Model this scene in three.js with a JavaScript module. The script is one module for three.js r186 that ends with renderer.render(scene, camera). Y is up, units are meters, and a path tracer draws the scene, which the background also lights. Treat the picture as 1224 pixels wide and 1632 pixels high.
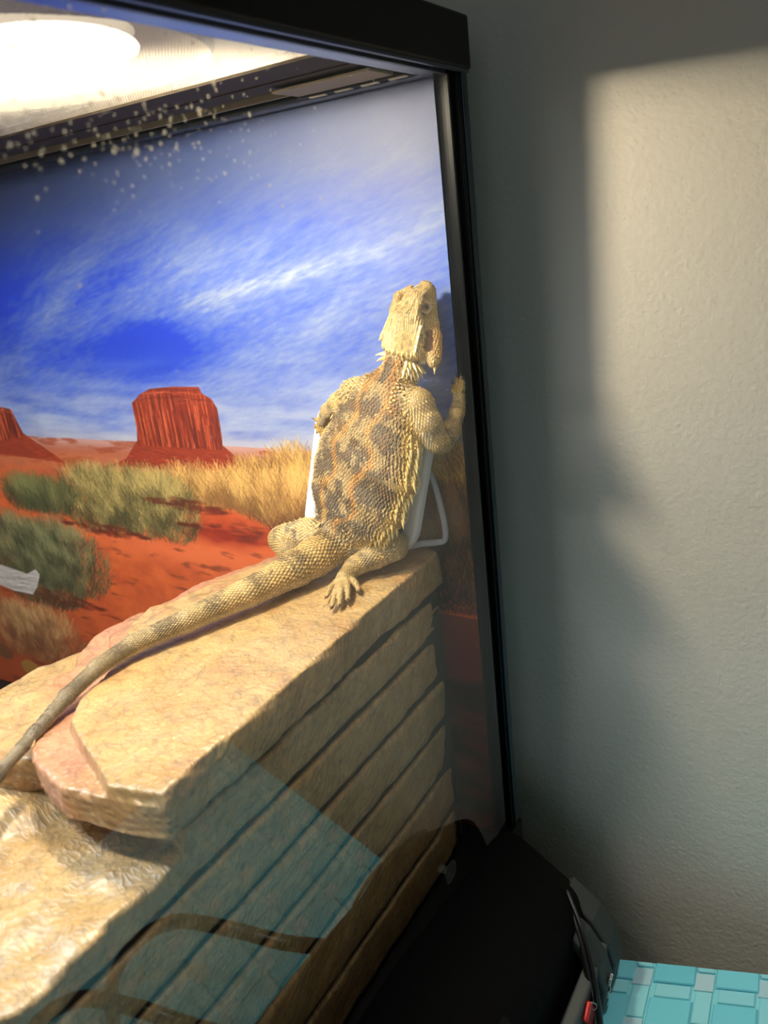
import * as THREE from 'three';
import { mergeGeometries, toCreasedNormals } from 'three/addons/utils/BufferGeometryUtils.js';
import { RoundedBoxGeometry } from 'three/addons/geometries/RoundedBoxGeometry.js';
import { RectAreaLightUniformsLib } from 'three/addons/lights/RectAreaLightUniformsLib.js';
import { createNoise2D, createNoise3D, createNoise4D } from 'simplex-noise';

// ------------------------------------------------------------------ camera, light, exposure
// Metres. The corner of the tank nearest the wall is x = 0, z = 0; y is measured from the eye's height, EYE above the floor.
const EYE = 1.35;
const scene = new THREE.Scene();
scene.background = new THREE.Color(0x000000);
const camera = new THREE.PerspectiveCamera(THREE.MathUtils.radToDeg(2 * Math.atan(816 / 1275.15)), 0.75, 0.02, 20);
{
  const yaw = 0.57825, pitch = 0.339687, roll = -0.119512;
  const fwd = new THREE.Vector3(-Math.sin(yaw) * Math.cos(pitch), -Math.sin(pitch), -Math.cos(yaw) * Math.cos(pitch));
  const r0 = fwd.clone().cross(new THREE.Vector3(0, 1, 0)).normalize(), u0 = r0.clone().cross(fwd);
  const r = r0.clone().multiplyScalar(Math.cos(roll)).addScaledVector(u0, Math.sin(roll));
  const u = u0.clone().multiplyScalar(Math.cos(roll)).addScaledVector(r0, -Math.sin(roll));
  camera.quaternion.setFromRotationMatrix(new THREE.Matrix4().makeBasis(r, u, fwd.clone().negate()));
  camera.position.set(0.2313, EYE, 0.48796);
  camera.focus = 0.55;
  camera.userData.fStop = 8.5;
}
const renderer = new THREE.WebGLRenderer({ antialias: true });
renderer.toneMapping = THREE.LinearToneMapping;
renderer.toneMappingExposure = 1.1;
renderer.shadowMap.enabled = true;
RectAreaLightUniformsLib.init();
const LAMP = { at: [-0.135, 0.0995, 0.185], power: 0.92, color: new THREE.Color(1.0, 0.86, 0.62) };
const TUBE = { power: 250, color: new THREE.Color(0.86, 0.93, 1.0) };
const ADDED_DOWNLIGHT = { power: 2.3, color: new THREE.Color(1.0, 0.96, 0.9) };
const ADDED_WINDOW = { power: 0.3, color: new THREE.Color(0.76, 0.86, 0.97) };

// ------------------------------------------------------------------ helpers
const seeded = (s) => () => { s = (s + 0x6d2b79f5) | 0; let t = Math.imul(s ^ (s >>> 15), 1 | s); t = (t + Math.imul(t ^ (t >>> 7), 61 | t)) ^ t; return ((t ^ (t >>> 14)) >>> 0) / 4294967296; };
const N2 = createNoise2D(seeded(11)), N3 = createNoise3D(seeded(12)), N4 = createNoise4D(seeded(13));
const { clamp, lerp, smoothstep } = THREE.MathUtils;
const V = (x, y, z) => new THREE.Vector3(x, y, z);
const A3 = (a) => (a.isVector3 ? a.clone() : V(a[0], a[1], a[2]));
const hex = (r, g, b) => new THREE.Color().setRGB(r / 255, g / 255, b / 255, THREE.SRGBColorSpace);
const fbm2 = (x, y, o = 4) => { let s = 0, a = 0.5; for (let i = 0; i < o; i++) { s += a * N2(x, y); x = x * 2.03 + 7; y = y * 2.03 - 3; a *= 0.5; } return s; };
const fbm3 = (x, y, z, o = 3) => { let s = 0, a = 0.5; for (let i = 0; i < o; i++) { s += a * N3(x, y, z); x = x * 2.03 + 7; y = y * 2.03 - 3; z = z * 2.03 + 1; a *= 0.5; } return s; };
const used = new Map();
function numbered(n) { const k = used.get(n) ?? 0; used.set(n, k + 1); return k ? n + '_' + String(k).padStart(3, '0') : n; }
function shadows(o) { o.castShadow = true; o.receiveShadow = true; return o; }
function tag(o, label, category, group) { Object.assign(o.userData, { label, category }); if (group) o.userData.group = group; return o; }
function thing(name, base, label, category, group) {
  const o = new THREE.Group(); o.name = numbered(name); o.position.set(base[0], base[1] + EYE, base[2]); scene.add(o);
  o.userData.base = base; const t = tag(o, label, category, group); return t;
}
// a part of a thing; its geometry is given in the room's coordinates (y from the eye)
function part(parent, name, geo, material, base) {
  const b = base ?? parent.userData.base; geo.translate(-b[0], -b[1], -b[2]);
  const m = shadows(new THREE.Mesh(geo, material)); m.name = name; parent.add(m); m.userData.base = b; return m;
}
function struct(name, geo, material, parent) {
  const m = shadows(new THREE.Mesh(geo, material)); m.name = numbered(name); m.userData.kind = 'structure'; (parent ?? scene).add(m); return m;
}
const box = (x0, x1, y0, y1, z0, z1, r = 0) => {
  const g = r ? new RoundedBoxGeometry(x1 - x0, y1 - y0, z1 - z0, 2, r) : new THREE.BoxGeometry(x1 - x0, y1 - y0, z1 - z0);
  g.translate((x0 + x1) / 2, (y0 + y1) / 2, (z0 + z1) / 2); return g;
};
const tube = (pts, r, seg = 48, sides = 10, closed = false) => new THREE.TubeGeometry(new THREE.CatmullRomCurve3(pts.map(A3), closed, 'centripetal'), seg, r, sides, closed);
function metricUV(g) {                                                // uv in metres, by the face's main direction
  const n = g.toNonIndexed(), p = n.attributes.position, q = n.attributes.normal, uv = new Float32Array(p.count * 2);
  for (let i = 0; i < p.count; i++) {
    const ax = Math.abs(q.getX(i)), ay = Math.abs(q.getY(i)), az = Math.abs(q.getZ(i));
    if (ay > ax && ay > az) { uv[2 * i] = p.getX(i); uv[2 * i + 1] = p.getZ(i); } else if (ax > az) { uv[2 * i] = p.getZ(i); uv[2 * i + 1] = p.getY(i); } else { uv[2 * i] = p.getX(i); uv[2 * i + 1] = p.getY(i); }
  }
  n.setAttribute('uv', new THREE.BufferAttribute(uv, 2)); return n;
}
// a seamless grey or coloured texture: f(x, y, torus) with torus(freq, seed) a periodic noise
function texture(size, metres, f, srgb = false) {
  const d = new Uint8Array(size * size * 4);
  for (let y = 0; y < size; y++) for (let x = 0; x < size; x++) {
    const a = (x / size) * 2 * Math.PI, b = (y / size) * 2 * Math.PI;
    const torus = (k, s = 0) => { const R = k / (2 * Math.PI); return N4(Math.cos(a) * R + s, Math.sin(a) * R, Math.cos(b) * R, Math.sin(b) * R + s * 1.7); };
    const v = f(torus, x / size, y / size), c = typeof v === 'number' ? [v, v, v] : v;
    for (let k = 0; k < 3; k++) d[(y * size + x) * 4 + k] = clamp(c[k], 0, 1) * 255;
    d[(y * size + x) * 4 + 3] = 255;
  }
  const t = new THREE.DataTexture(d, size, size); t.wrapS = t.wrapT = THREE.RepeatWrapping; t.magFilter = THREE.LinearFilter; t.minFilter = THREE.LinearFilter;
  if (srgb) t.colorSpace = THREE.SRGBColorSpace;
  t.repeat.set(1 / metres, 1 / metres); t.needsUpdate = true; return t;
}
// sparse surface nets: bound(cx, cy, cz) returns a field for one block (or the same one), negative inside
function surfaceNets(bound, lo, hi, h) {
  const B = 8, n = [0, 1, 2].map((k) => Math.ceil((hi[k] - lo[k]) / h / B) * B + 1), [nx, ny, nz] = n;
  const val = new Float32Array(nx * ny * nz).fill(NaN), id = (x, y, z) => x + nx * (y + ny * z), R = (B * h * Math.sqrt(3)) / 2;
  const active = [];
  for (let bz = 0; bz < nz - 1; bz += B) for (let by = 0; by < ny - 1; by += B) for (let bx = 0; bx < nx - 1; bx += B) {
    const cx = lo[0] + (bx + B / 2) * h, cy = lo[1] + (by + B / 2) * h, cz = lo[2] + (bz + B / 2) * h;
    const f = bound(cx, cy, cz, R);
    if (!f || Math.abs(f(cx, cy, cz)) > R * 1.6 + 0.001) continue;
    active.push([bx, by, bz]);
    for (let z = bz; z <= bz + B; z++) for (let y = by; y <= by + B; y++) for (let x = bx; x <= bx + B; x++) {
      const i = id(x, y, z); if (val[i] !== val[i]) val[i] = f(lo[0] + x * h, lo[1] + y * h, lo[2] + z * h);
    }
  }
  const verts = [], at = new Map(), index = [];
  for (const [bx, by, bz] of active) for (let z = bz; z < bz + B; z++) for (let y = by; y < by + B; y++) for (let x = bx; x < bx + B; x++) {
    let mask = 0, sx = 0, sy = 0, sz = 0, m = 0; const c = [];
    for (let k = 0; k < 8; k++) { const v = val[id(x + (k & 1), y + ((k >> 1) & 1), z + (k >> 2))]; c.push(v); if (v < 0) mask |= 1 << k; }
    if (mask === 0 || mask === 255) continue;
    for (let a = 0; a < 8; a++) for (const s of [1, 2, 4]) {
      if (a & s) continue; const b = a | s, va = c[a], vb = c[b]; if (va < 0 === vb < 0) continue;
      const t = va / (va - vb); sx += (a & 1) + (s === 1 ? t : 0); sy += ((a >> 1) & 1) + (s === 2 ? t : 0); sz += (a >> 2) + (s === 4 ? t : 0); m++;
    }
    at.set(id(x, y, z), verts.length / 3);
    verts.push(lo[0] + (x + sx / m) * h, lo[1] + (y + sy / m) * h, lo[2] + (z + sz / m) * h);
  }
  const steps = [[1, nx, nx * ny], [nx, nx * ny, 1], [nx * ny, 1, nx]];
  for (const [bx, by, bz] of active) for (let z = bz; z < bz + B; z++) for (let y = by; y < by + B; y++) for (let x = bx; x < bx + B; x++) {
    const i = id(x, y, z), inside = val[i] < 0;
    for (const [e, p, q] of steps) {
      const w = val[i + e]; if (w !== w || w < 0 === inside) continue;
      const a = at.get(i), b = at.get(i - p), c = at.get(i - p - q), d = at.get(i - q);
      if (a === undefined || b === undefined || c === undefined || d === undefined) continue;
      if (inside) index.push(a, b, c, a, c, d); else index.push(a, c, b, a, d, c);
    }
  }
  const g = new THREE.BufferGeometry();
  g.setAttribute('position', new THREE.BufferAttribute(new Float32Array(verts), 3)); g.setIndex(index); g.computeVertexNormals();
  return g;
}
function colourize(g, f) {
  const p = g.attributes.position, q = g.attributes.normal, c = new Float32Array(p.count * 3), col = new THREE.Color();
  for (let i = 0; i < p.count; i++) { f(col, p.getX(i), p.getY(i), p.getZ(i), q.getX(i), q.getY(i), q.getZ(i)); c.set([col.r, col.g, col.b], 3 * i); }
  g.setAttribute('color', new THREE.BufferAttribute(c, 3)); return g;
}
const std = (o) => new THREE.MeshStandardMaterial(o), phys = (o) => new THREE.MeshPhysicalMaterial(o);

// ------------------------------------------------------------------ materials
const orangePeel = texture(512, 0.16, (t) => 0.5 + 0.26 * t(26) + 0.16 * t(60, 4) + 0.1 * t(9, 2));
const M = {
  wall: std({ color: hex(222, 216, 203), roughness: 0.62, bumpMap: orangePeel, bumpScale: 0.0005 }),
  ceiling: std({ color: hex(225, 224, 220), roughness: 0.9 }),
  floor: std({ color: hex(112, 98, 84), roughness: 0.9 }),
  blackPlastic: phys({ color: hex(7, 7, 12), roughness: 0.45, specularIntensity: 0.5 }),
  lidPlastic: std({ color: hex(58, 48, 36), roughness: 0.85 }),
  silicone: phys({ color: hex(4, 5, 6), roughness: 0.35, specularIntensity: 0.3 }),
  edge: phys({ color: hex(12, 42, 50), roughness: 0.12 }),
  glass: phys({ color: 0xffffff, transmission: 1, roughness: 0, thickness: 0, ior: 1.72 }),   // one sheet for the two faces of the pane
  white: phys({ color: hex(236, 236, 240), roughness: 0.35, clearcoat: 0.2 }),
  clearPlastic: phys({ color: hex(228, 230, 238), roughness: 0.25, transmission: 0.35, thickness: 0 }),
  mesh: std({ color: hex(60, 66, 62), roughness: 0.7 }),
  wire: std({ color: hex(205, 200, 190), roughness: 0.45, metalness: 0.6 }),
  dust: std({ color: hex(235, 230, 215), roughness: 1, transparent: true, opacity: 0.3 }),
  reflector: std({ color: hex(150, 142, 128), roughness: 0.6, side: THREE.DoubleSide }),
  domeBlack: std({ color: hex(25, 25, 27), roughness: 0.5 }),
};

// ------------------------------------------------------------------ the room
const WALL_TURN = 0.07, WALL_Z = -0.071;
function roomPiece(name, x0, x1, y0, y1, z0, z1, m) {
  const o = struct(name, metricUV(box(x0, x1, y0, y1, z0, z1)), m); o.position.set(0, EYE, WALL_Z); o.rotation.y = WALL_TURN; return o;
}
roomPiece('wall_back', -1.7, 2.5, -1.35, 1.15, -0.1, 0, M.wall);
roomPiece('wall_left', -1.8, -1.7, -1.35, 1.15, -0.1, 3.2, M.wall);
roomPiece('wall_right', 2.5, 2.6, -1.35, 1.15, -0.1, 3.2, M.wall);
roomPiece('wall_front', -1.8, 2.6, -1.35, 1.15, 3.2, 3.3, M.wall);
roomPiece('floor', -1.8, 2.6, -1.45, -1.35, -0.1, 3.3, M.floor);
roomPiece('ceiling', -1.8, 2.6, 1.15, 1.25, -0.1, 3.3, M.ceiling);
{ // window added behind the camera: glowing pane and area light as room fill
  const w = new THREE.Group(); w.name = 'added_window_1'; w.userData.kind = 'structure'; w.position.set(0, EYE, WALL_Z); w.rotation.y = WALL_TURN; scene.add(w);
  const x0 = 0.3, x1 = 1.7, y0 = -0.35, y1 = 0.85, z = 3.2, white = std({ color: hex(238, 238, 236), roughness: 0.5 });
  for (const g of [box(x0 - 0.06, x0, y0 - 0.06, y1 + 0.06, z - 0.05, z), box(x1, x1 + 0.06, y0 - 0.06, y1 + 0.06, z - 0.05, z), box(x0, x1, y1, y1 + 0.06, z - 0.05, z), box(x0, x1, y0 - 0.06, y0, z - 0.05, z), box((x0 + x1) / 2 - 0.02, (x0 + x1) / 2 + 0.02, y0, y1, z - 0.04, z)]) struct('added_window_frame', g, white, w);
  const pane = struct('added_window_pane', box(x0, x1, y0, y1, z - 0.01, z - 0.002), std({ color: 0x000000, emissive: new THREE.Color(0.75, 0.88, 1), emissiveIntensity: 0.6 }), w);
  pane.castShadow = false;
  const l = new THREE.RectAreaLight(ADDED_WINDOW.color, ADDED_WINDOW.power, x1 - x0, y1 - y0); l.position.set((x0 + x1) / 2, (y0 + y1) / 2, z - 0.06); w.add(l);   // shines along -z
}

{ // ceiling downlight added out of view to brighten the side table
  const t = thing('added_downlight', [0.33, 1.15, 0.13], 'added round white downlight, out of view in the ceiling, brightening the turquoise table', 'added light');
  part(t, 'trim_ring', new THREE.TorusGeometry(0.05, 0.008, 10, 36).rotateX(Math.PI / 2).translate(0.33, 1.146, 0.13), std({ color: hex(240, 240, 238), roughness: 0.5 }));
  part(t, 'lens', new THREE.CylinderGeometry(0.046, 0.046, 0.006, 32).translate(0.33, 1.147, 0.13), std({ color: 0x000000, emissive: ADDED_DOWNLIGHT.color, emissiveIntensity: 2 }));
  const l = new THREE.SpotLight(ADDED_DOWNLIGHT.color, ADDED_DOWNLIGHT.power, 0, 0.24, 0.55, 2); l.castShadow = true; l.shadow.radius = 2; l.position.set(0, -0.012, 0); l.target.position.set(0.0, -1.7, 0.03); t.add(l, l.target);
}

// ------------------------------------------------------------------ turquoise table beside the tank
{
  const T = -0.56, e = [[0.03, 0.036], [0.42, -0.0918]], slope = (e[1][1] - e[0][1]) / (e[1][0] - e[0][0]);
  const t = thing('side_table', [0.25, -1.35, 0.15], 'turquoise table covered in a raised basketweave pattern, beside the tank and under the black bag', 'table');
  const base = hex(130, 212, 220), tops = [hex(112, 206, 221), hex(106, 201, 218), hex(118, 209, 224)], strips = [hex(138, 214, 225), hex(142, 217, 227)], pale = [hex(166, 207, 217), hex(172, 210, 219)];
  const mk = (c) => phys({ color: c, roughness: 0.42, clearcoat: 0.15, clearcoatRoughness: 0.4 });
  const mats = { square: tops.map(mk), strip: strips.map(mk), pale: pale.map(mk) };
  // lattice axes on the table top: u along the back edge, v towards the room
  const U = V(1, 0, slope).normalize(), W = V(0.06, 0, 1).normalize(), O = V(0.1185, 0, -0.006);
  const shape = new THREE.Shape([new THREE.Vector2(0.03, -0.45), new THREE.Vector2(0.42, -0.45), new THREE.Vector2(0.42, 0.0918), new THREE.Vector2(0.03, -0.036)]);
  const top = new THREE.ExtrudeGeometry(shape, { depth: 0.03, bevelEnabled: false }); top.rotateX(-Math.PI / 2); top.translate(0, T - 0.0325, 0);
  part(t, 'tabletop', top, mk(base));
  for (const [x, z] of [[0.06, 0.07], [0.39, -0.045], [0.06, 0.41], [0.39, 0.41]]) part(t, 'leg', box(x - 0.018, x + 0.018, -1.35, T - 0.03, z - 0.018, z + 0.018, 0.004), mk(base));
  const rnd = seeded(5), pieces = [];
  const P = 0.0445, kinds = [['square', 0.0006, 0.0308, 0.0006, 0.0308, 0.0016], ['strip', 0.003, 0.0285, 0.0318, 0.0432, 0.0008], ['strip', 0.0318, 0.0436, -0.0095, 0.0178, 0.0009], ['pale', 0.0300, 0.0440, 0.0188, 0.0342, 0.0004]];
  const inside = (x, z) => x > 0.034 && x < 0.417 && z < 0.446 && z > e[0][1] + slope * (x - 0.03) + 0.002;
  for (let i = -4; i < 12; i++) for (let j = -6; j < 13; j++) for (const [kind, u0, u1, v0, v1, h] of kinds) {
    let c = [[u0, v0], [u1, v0], [u1, v1], [u0, v1]].map(([u, v]) => O.clone().addScaledVector(U, i * P + u).addScaledVector(W, j * P + v));
    const zmin = (x) => e[0][1] + slope * (x - 0.03) + 0.0015;
    if (!c.some((p) => inside(p.x, p.z))) continue;
    c = c.map((p) => { p.x = clamp(p.x, 0.032, 0.418); p.z = clamp(p.z, zmin(p.x), 0.448); return p; });
    if (c[0].distanceTo(c[2]) < 0.006 || c[1].distanceTo(c[3]) < 0.006) continue;
    // a low tile with chamfered edges
    const mid = c.reduce((a, p) => a.add(p), V(0, 0, 0)).multiplyScalar(0.25), y = T - 0.0025, lift = h + rnd() * 0.0003;
    const ring = (k, dy) => c.map((p) => p.clone().lerp(mid, k).setY(y + dy)), r0 = ring(0, 0), r1 = ring(0.0, lift * 0.6 + 0.0006), r2 = ring(0.07, lift + 0.0009), pos = [];
    const quad = (a, b, d, f) => pos.push(...[a, b, d, a, d, f].flatMap((p) => [p.x, p.y, p.z]));
    for (let k = 0; k < 4; k++) { const m = (k + 1) % 4; quad(r0[m], r0[k], r1[k], r1[m]); quad(r1[m], r1[k], r2[k], r2[m]); }
    quad(r2[3], r2[2], r2[1], r2[0]);
    const g = new THREE.BufferGeometry(); g.setAttribute('position', new THREE.BufferAttribute(new Float32Array(pos), 3)); g.computeVertexNormals();
    pieces.push({ g, kind, far: mid.distanceTo(V(0.2, 0, 0)), m: mats[kind][Math.floor(rnd() * mats[kind].length)] });
  }
  pieces.sort((a, b) => a.far - b.far);
  pieces.slice(0, 300).forEach((p) => part(t, { square: 'tile', strip: 'strip', pale: 'inset' }[p.kind], p.g, p.m));
  if (pieces.length > 300) part(t, 'tiles', mergeGeometries(pieces.slice(300).map((p) => p.g)), mats.square[0]).userData.kind = 'stuff';
}

// ------------------------------------------------------------------ the tank
const TANK_LEFT = -0.74, TANK_FRONT = 0.457, BASE = -0.505;
{
  const s = thing('tank_stand', [-0.37, -1.35, 0.22], 'black wooden cabinet stand carrying the glass tank', 'stand');
  part(s, 'cabinet', box(TANK_LEFT - 0.005, 0.003, -1.31, BASE - 0.02, -0.012, TANK_FRONT + 0.005), std({ color: hex(20, 19, 19), roughness: 0.6 }));
  part(s, 'top_board', box(TANK_LEFT - 0.015, 0.006, BASE - 0.02, BASE, -0.015, TANK_FRONT + 0.02, 0.003), std({ color: hex(24, 23, 22), roughness: 0.5 }));
  part(s, 'plinth', box(TANK_LEFT + 0.02, -0.02, -1.35, -1.31, 0.01, TANK_FRONT - 0.02), std({ color: hex(16, 16, 16), roughness: 0.7 }));

  const t = thing('terrarium', [-0.37, BASE, 0.22], 'tall glass reptile tank with black plastic rims and black corner seams', 'tank');
  const ring = (y0, y1, out, thick) => mergeGeometries([
    box(-thick, out, y0, y1, -0.012, TANK_FRONT + 0.006, 0.002), box(TANK_LEFT - out, TANK_LEFT + thick, y0, y1, -0.012, TANK_FRONT + 0.006, 0.002),
    box(TANK_LEFT + thick, -thick, y0, y1, -0.012, 0.0006), box(TANK_LEFT + thick, -thick, y0, y1, TANK_FRONT - 0.008, TANK_FRONT + 0.006)].map((g) => g.index ? g.toNonIndexed() : g));
  part(t, 'top_rim', ring(0.083, 0.1125, 0.006, 0.004), M.blackPlastic);
  part(t, 'base_rim', ring(BASE + 0.0005, BASE + 0.03, 0.006, 0.004), M.blackPlastic);
  // the ledge inside the rim that the lid rests on, with its two mouldings
  part(t, 'rim_ledge', mergeGeometries([box(-0.0155, -0.004, 0.0815, 0.0845, 0.003, TANK_FRONT - 0.008), box(TANK_LEFT + 0.004, TANK_LEFT + 0.016, 0.0815, 0.0845, 0.003, TANK_FRONT - 0.008), box(TANK_LEFT + 0.016, -0.0155, 0.0815, 0.0845, 0.003, 0.016), box(TANK_LEFT + 0.016, -0.0155, 0.0815, 0.0845, TANK_FRONT - 0.02, TANK_FRONT - 0.008)]), phys({ color: hex(64, 70, 88), roughness: 0.22, clearcoat: 1, clearcoatRoughness: 0.15 }));  // blue-grey base paints the backdrop's reflected blue onto black plastic
  part(t, 'rim_bead', mergeGeometries([box(-0.0035, -0.0012, 0.0805, 0.084, 0.004, TANK_FRONT - 0.01), box(0.0025, 0.0048, 0.0815, 0.084, -0.01, TANK_FRONT)]), phys({ color: hex(58, 64, 76), roughness: 0.3 }));
  part(t, 'glass_pane', new THREE.PlaneGeometry(TANK_FRONT, 0.585).rotateY(Math.PI / 2).translate(0, BASE + 0.0305 + 0.2925 - 0.015, TANK_FRONT / 2), M.glass);
  part(t, 'front_pane', new THREE.PlaneGeometry(-TANK_LEFT, 0.585).translate(TANK_LEFT / 2, BASE + 0.03 + 0.2775, TANK_FRONT), M.glass);
  part(t, 'side_pane', new THREE.PlaneGeometry(TANK_FRONT, 0.585).rotateY(Math.PI / 2).translate(TANK_LEFT, BASE + 0.03 + 0.2775, TANK_FRONT / 2), M.glass);
  part(t, 'floor_pane', box(TANK_LEFT + 0.004, -0.004, BASE + 0.012, BASE + 0.018, 0.003, TANK_FRONT - 0.008), M.domeBlack);
  part(t, 'back_pane', box(TANK_LEFT, -0.0015, BASE + 0.03, 0.083, -0.0065, -0.0008), M.domeBlack);
  // corner: silicone seam inside, the edge of the back glass outside
  const seam = new THREE.Shape(); seam.moveTo(-0.0005, 0.0008); seam.lineTo(-0.0128, 0.0008); seam.quadraticCurveTo(-0.0115, 0.0035, -0.0062, 0.0045); seam.quadraticCurveTo(-0.004, 0.0055, -0.0035, 0.0095); seam.lineTo(-0.0005, 0.0095); seam.closePath();
  const sg = new THREE.ExtrudeGeometry(seam, { depth: 0.585, bevelEnabled: false }); sg.rotateX(Math.PI / 2); sg.translate(0, 0.083, 0);
  const sm = part(t, 'corner_seam', sg, M.silicone); sm.material.side = THREE.DoubleSide;
  part(t, 'glass_edge', box(-0.0012, 0.0045, BASE + 0.03, 0.083, -0.0078, -0.0009, 0.0008), M.edge);
  part(t, 'corner_trim', box(-0.0004, 0.003, BASE + 0.03, 0.083, -0.0008, 0.0028, 0.0006), M.silicone);
  // specks of dust and dried water on the inside of the pane, thickest near the lamp
  const rnd = seeded(77), spots = [];
  for (let i = 0; i < 480; i++) {
    const g1 = Math.sqrt(-2 * Math.log(rnd() + 1e-9)) * Math.cos(6.283 * rnd()), g2 = Math.sqrt(-2 * Math.log(rnd() + 1e-9)) * Math.cos(6.283 * rnd());
    const z = 0.285 + 0.05 * g1, y = 0.05 + 0.016 * g2 - Math.abs(g1) * 0.002; if (y > 0.08 || z > 0.33 || z < 0.02) continue;
    spots.push([y, z, (0.00034 + 0.0007 * rnd() * rnd()) * (i % 9 === 0 ? 1.5 : 1)]);
  }
  for (let i = 0; i < 160; i++) spots.push([0.075 - 0.42 * rnd() * rnd(), 0.03 + 0.3 * rnd(), 0.0002 + 0.0003 * rnd()]);
  const speck = new THREE.CylinderGeometry(1, 0.8, 0.25, 7); speck.rotateZ(Math.PI / 2);
  const inst = new THREE.InstancedMesh(speck, M.dust, spots.length), m4 = new THREE.Matrix4();
  spots.forEach(([y, z, r], i) => inst.setMatrixAt(i, m4.compose(V(-0.0004 - t.userData.base[0], y - t.userData.base[1], z - t.userData.base[2]), new THREE.Quaternion().setFromEuler(new THREE.Euler(rnd() * 6, 0, 0)), V(0.0004, r, r * (0.7 + 0.6 * rnd())))));
  inst.name = 'dust_specks'; inst.userData.kind = 'stuff'; t.add(inst);
}
{ // the wire screen lid
  const t = thing('screen_lid', [-0.37, 0.085, 0.22], 'black framed wire screen lid on top of the glass tank, under the glowing lamp', 'lid');
  const x0 = TANK_LEFT + 0.02, x1 = -0.0165, z0 = 0.015, z1 = TANK_FRONT - 0.025, back = 0.098;
  part(t, 'frame', mergeGeometries([box(x1 - 0.008, x1, 0.085, 0.0925, z0, z1), box(x0, x0 + 0.012, 0.085, 0.0925, z0, z1), box(x0 + 0.012, x1 - 0.008, 0.085, 0.0925, z1 - 0.012, z1)]), M.lidPlastic);
  part(t, 'rear_panel', box(x0 + 0.012, x1 - 0.008, 0.087, 0.0925, z0 + 0.022, back), M.lidPlastic);
  part(t, 'rear_rib', box(x0 + 0.012, x1 - 0.008, 0.0862, 0.0925, back - 0.036, back - 0.033), M.lidPlastic);
  part(t, 'rear_rail', box(x0 + 0.012, x1 - 0.008, 0.0852, 0.0925, z0 + 0.008, z0 + 0.0105), std({ color: hex(150, 140, 122), roughness: 0.6 }));
  const wires = [];
  for (let x = x0 + 0.013; x < x1 - 0.009; x += 0.0021) wires.push(box(x - 0.00022, x + 0.00022, 0.0884, 0.08846, back, z1 - 0.012));
  for (let z = back + 0.001; z < z1 - 0.012; z += 0.0021) wires.push(box(x0 + 0.012, x1 - 0.008, 0.0885, 0.08856, z - 0.00022, z + 0.00022));
  const w = part(t, 'wire_screen', mergeGeometries(wires), M.wire); w.userData.kind = 'stuff';
  // hinge plate with its slots at the back right corner
  const plate = [box(-0.098, -0.028, 0.0835, 0.0850, 0.024, 0.052)];
  part(t, 'hinge_plate', mergeGeometries(plate), std({ color: hex(156, 144, 124), roughness: 0.8 }));
  part(t, 'hinge_bar', box(-0.1, -0.02, 0.0825, 0.0846, 0.0165, 0.024), std({ color: hex(12, 12, 12), roughness: 0.6 }));
  for (let i = 0; i < 4; i++) { const x = -0.092 + i * 0.0195; part(t, 'hinge_clip', box(x, x + 0.0125, 0.0817, 0.0826, 0.0185, 0.0222, 0.0004), std({ color: hex(200, 190, 170), roughness: 0.4 })); }
}
{ // dome heat lamp standing on the screen
  const [lx, ly, lz] = [-0.163, 0.0935, 0.195];
  const t = thing('dome_lamp', [lx, ly, lz], 'dome heat lamp with a glowing bulb standing on the screen lid', 'lamp');
  const prof = [[0.112, 0], [0.113, 0.006], [0.109, 0.03], [0.09, 0.07], [0.06, 0.098], [0.03, 0.112], [0.03, 0.16], [0.0, 0.162]].map(([r, y]) => new THREE.Vector2(r, y));
  const inner = [[0.11, 0.001], [0.1105, 0.006], [0.107, 0.03], [0.088, 0.068], [0.058, 0.096], [0.0, 0.105]].map(([r, y]) => new THREE.Vector2(r, y));
  part(t, 'shade', new THREE.LatheGeometry(prof, 40).translate(lx, ly, lz), M.domeBlack);
  part(t, 'reflector', new THREE.LatheGeometry(inner, 40).translate(lx, ly, lz), M.reflector);
  const [bx, by, bz] = LAMP.at;
  const bulb = part(t, 'bulb', new THREE.SphereGeometry(0.048, 32, 16).scale(1, 0.17, 1).translate(bx, by, bz), std({ color: 0x000000, emissive: new THREE.Color(1, 0.9, 0.72), emissiveIntensity: 3.2 }));
  bulb.castShadow = false;
  part(t, 'bulb_neck', new THREE.CylinderGeometry(0.016, 0.047, 0.055, 28).translate(bx, by + 0.0345, bz), M.reflector);
  part(t, 'socket', new THREE.CylinderGeometry(0.016, 0.016, 0.036, 20).translate(bx, by + 0.079, bz), M.white);
  const l = new THREE.SpotLight(LAMP.color, LAMP.power, 0, 1.553, 0.02, 2); l.castShadow = true; l.shadow.radius = 1.1; l.position.set(bx - lx, by - ly, bz - lz); l.target.position.set(bx - lx, by - ly - 0.3, bz - lz); t.add(l, l.target);
}
{ // cool fluorescent tube over the front of the tank
  const t = thing('tube_light', [-0.325, 0.0935, 0.38], 'slim white strip light with a cool fluorescent tube on the front of the lid', 'lamp');
  part(t, 'housing', box(-0.60, -0.05, 0.112, 0.15, 0.35, 0.41, 0.006), M.white);
  for (const x of [-0.595, -0.065]) part(t, 'foot', box(x, x + 0.01, 0.0935, 0.114, 0.355, 0.405), M.white);
  part(t, 'tube', new THREE.CylinderGeometry(0.007, 0.007, 0.50, 16).rotateZ(Math.PI / 2).translate(-0.325, 0.1045, 0.38), std({ color: 0, emissive: TUBE.color, emissiveIntensity: 3 }));
  const l = new THREE.RectAreaLight(TUBE.color, TUBE.power, 0.50, 0.014); l.rotation.x = -Math.PI / 2; l.position.set(0, 0.0968 - 0.0935, 0); t.add(l);
}

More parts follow.
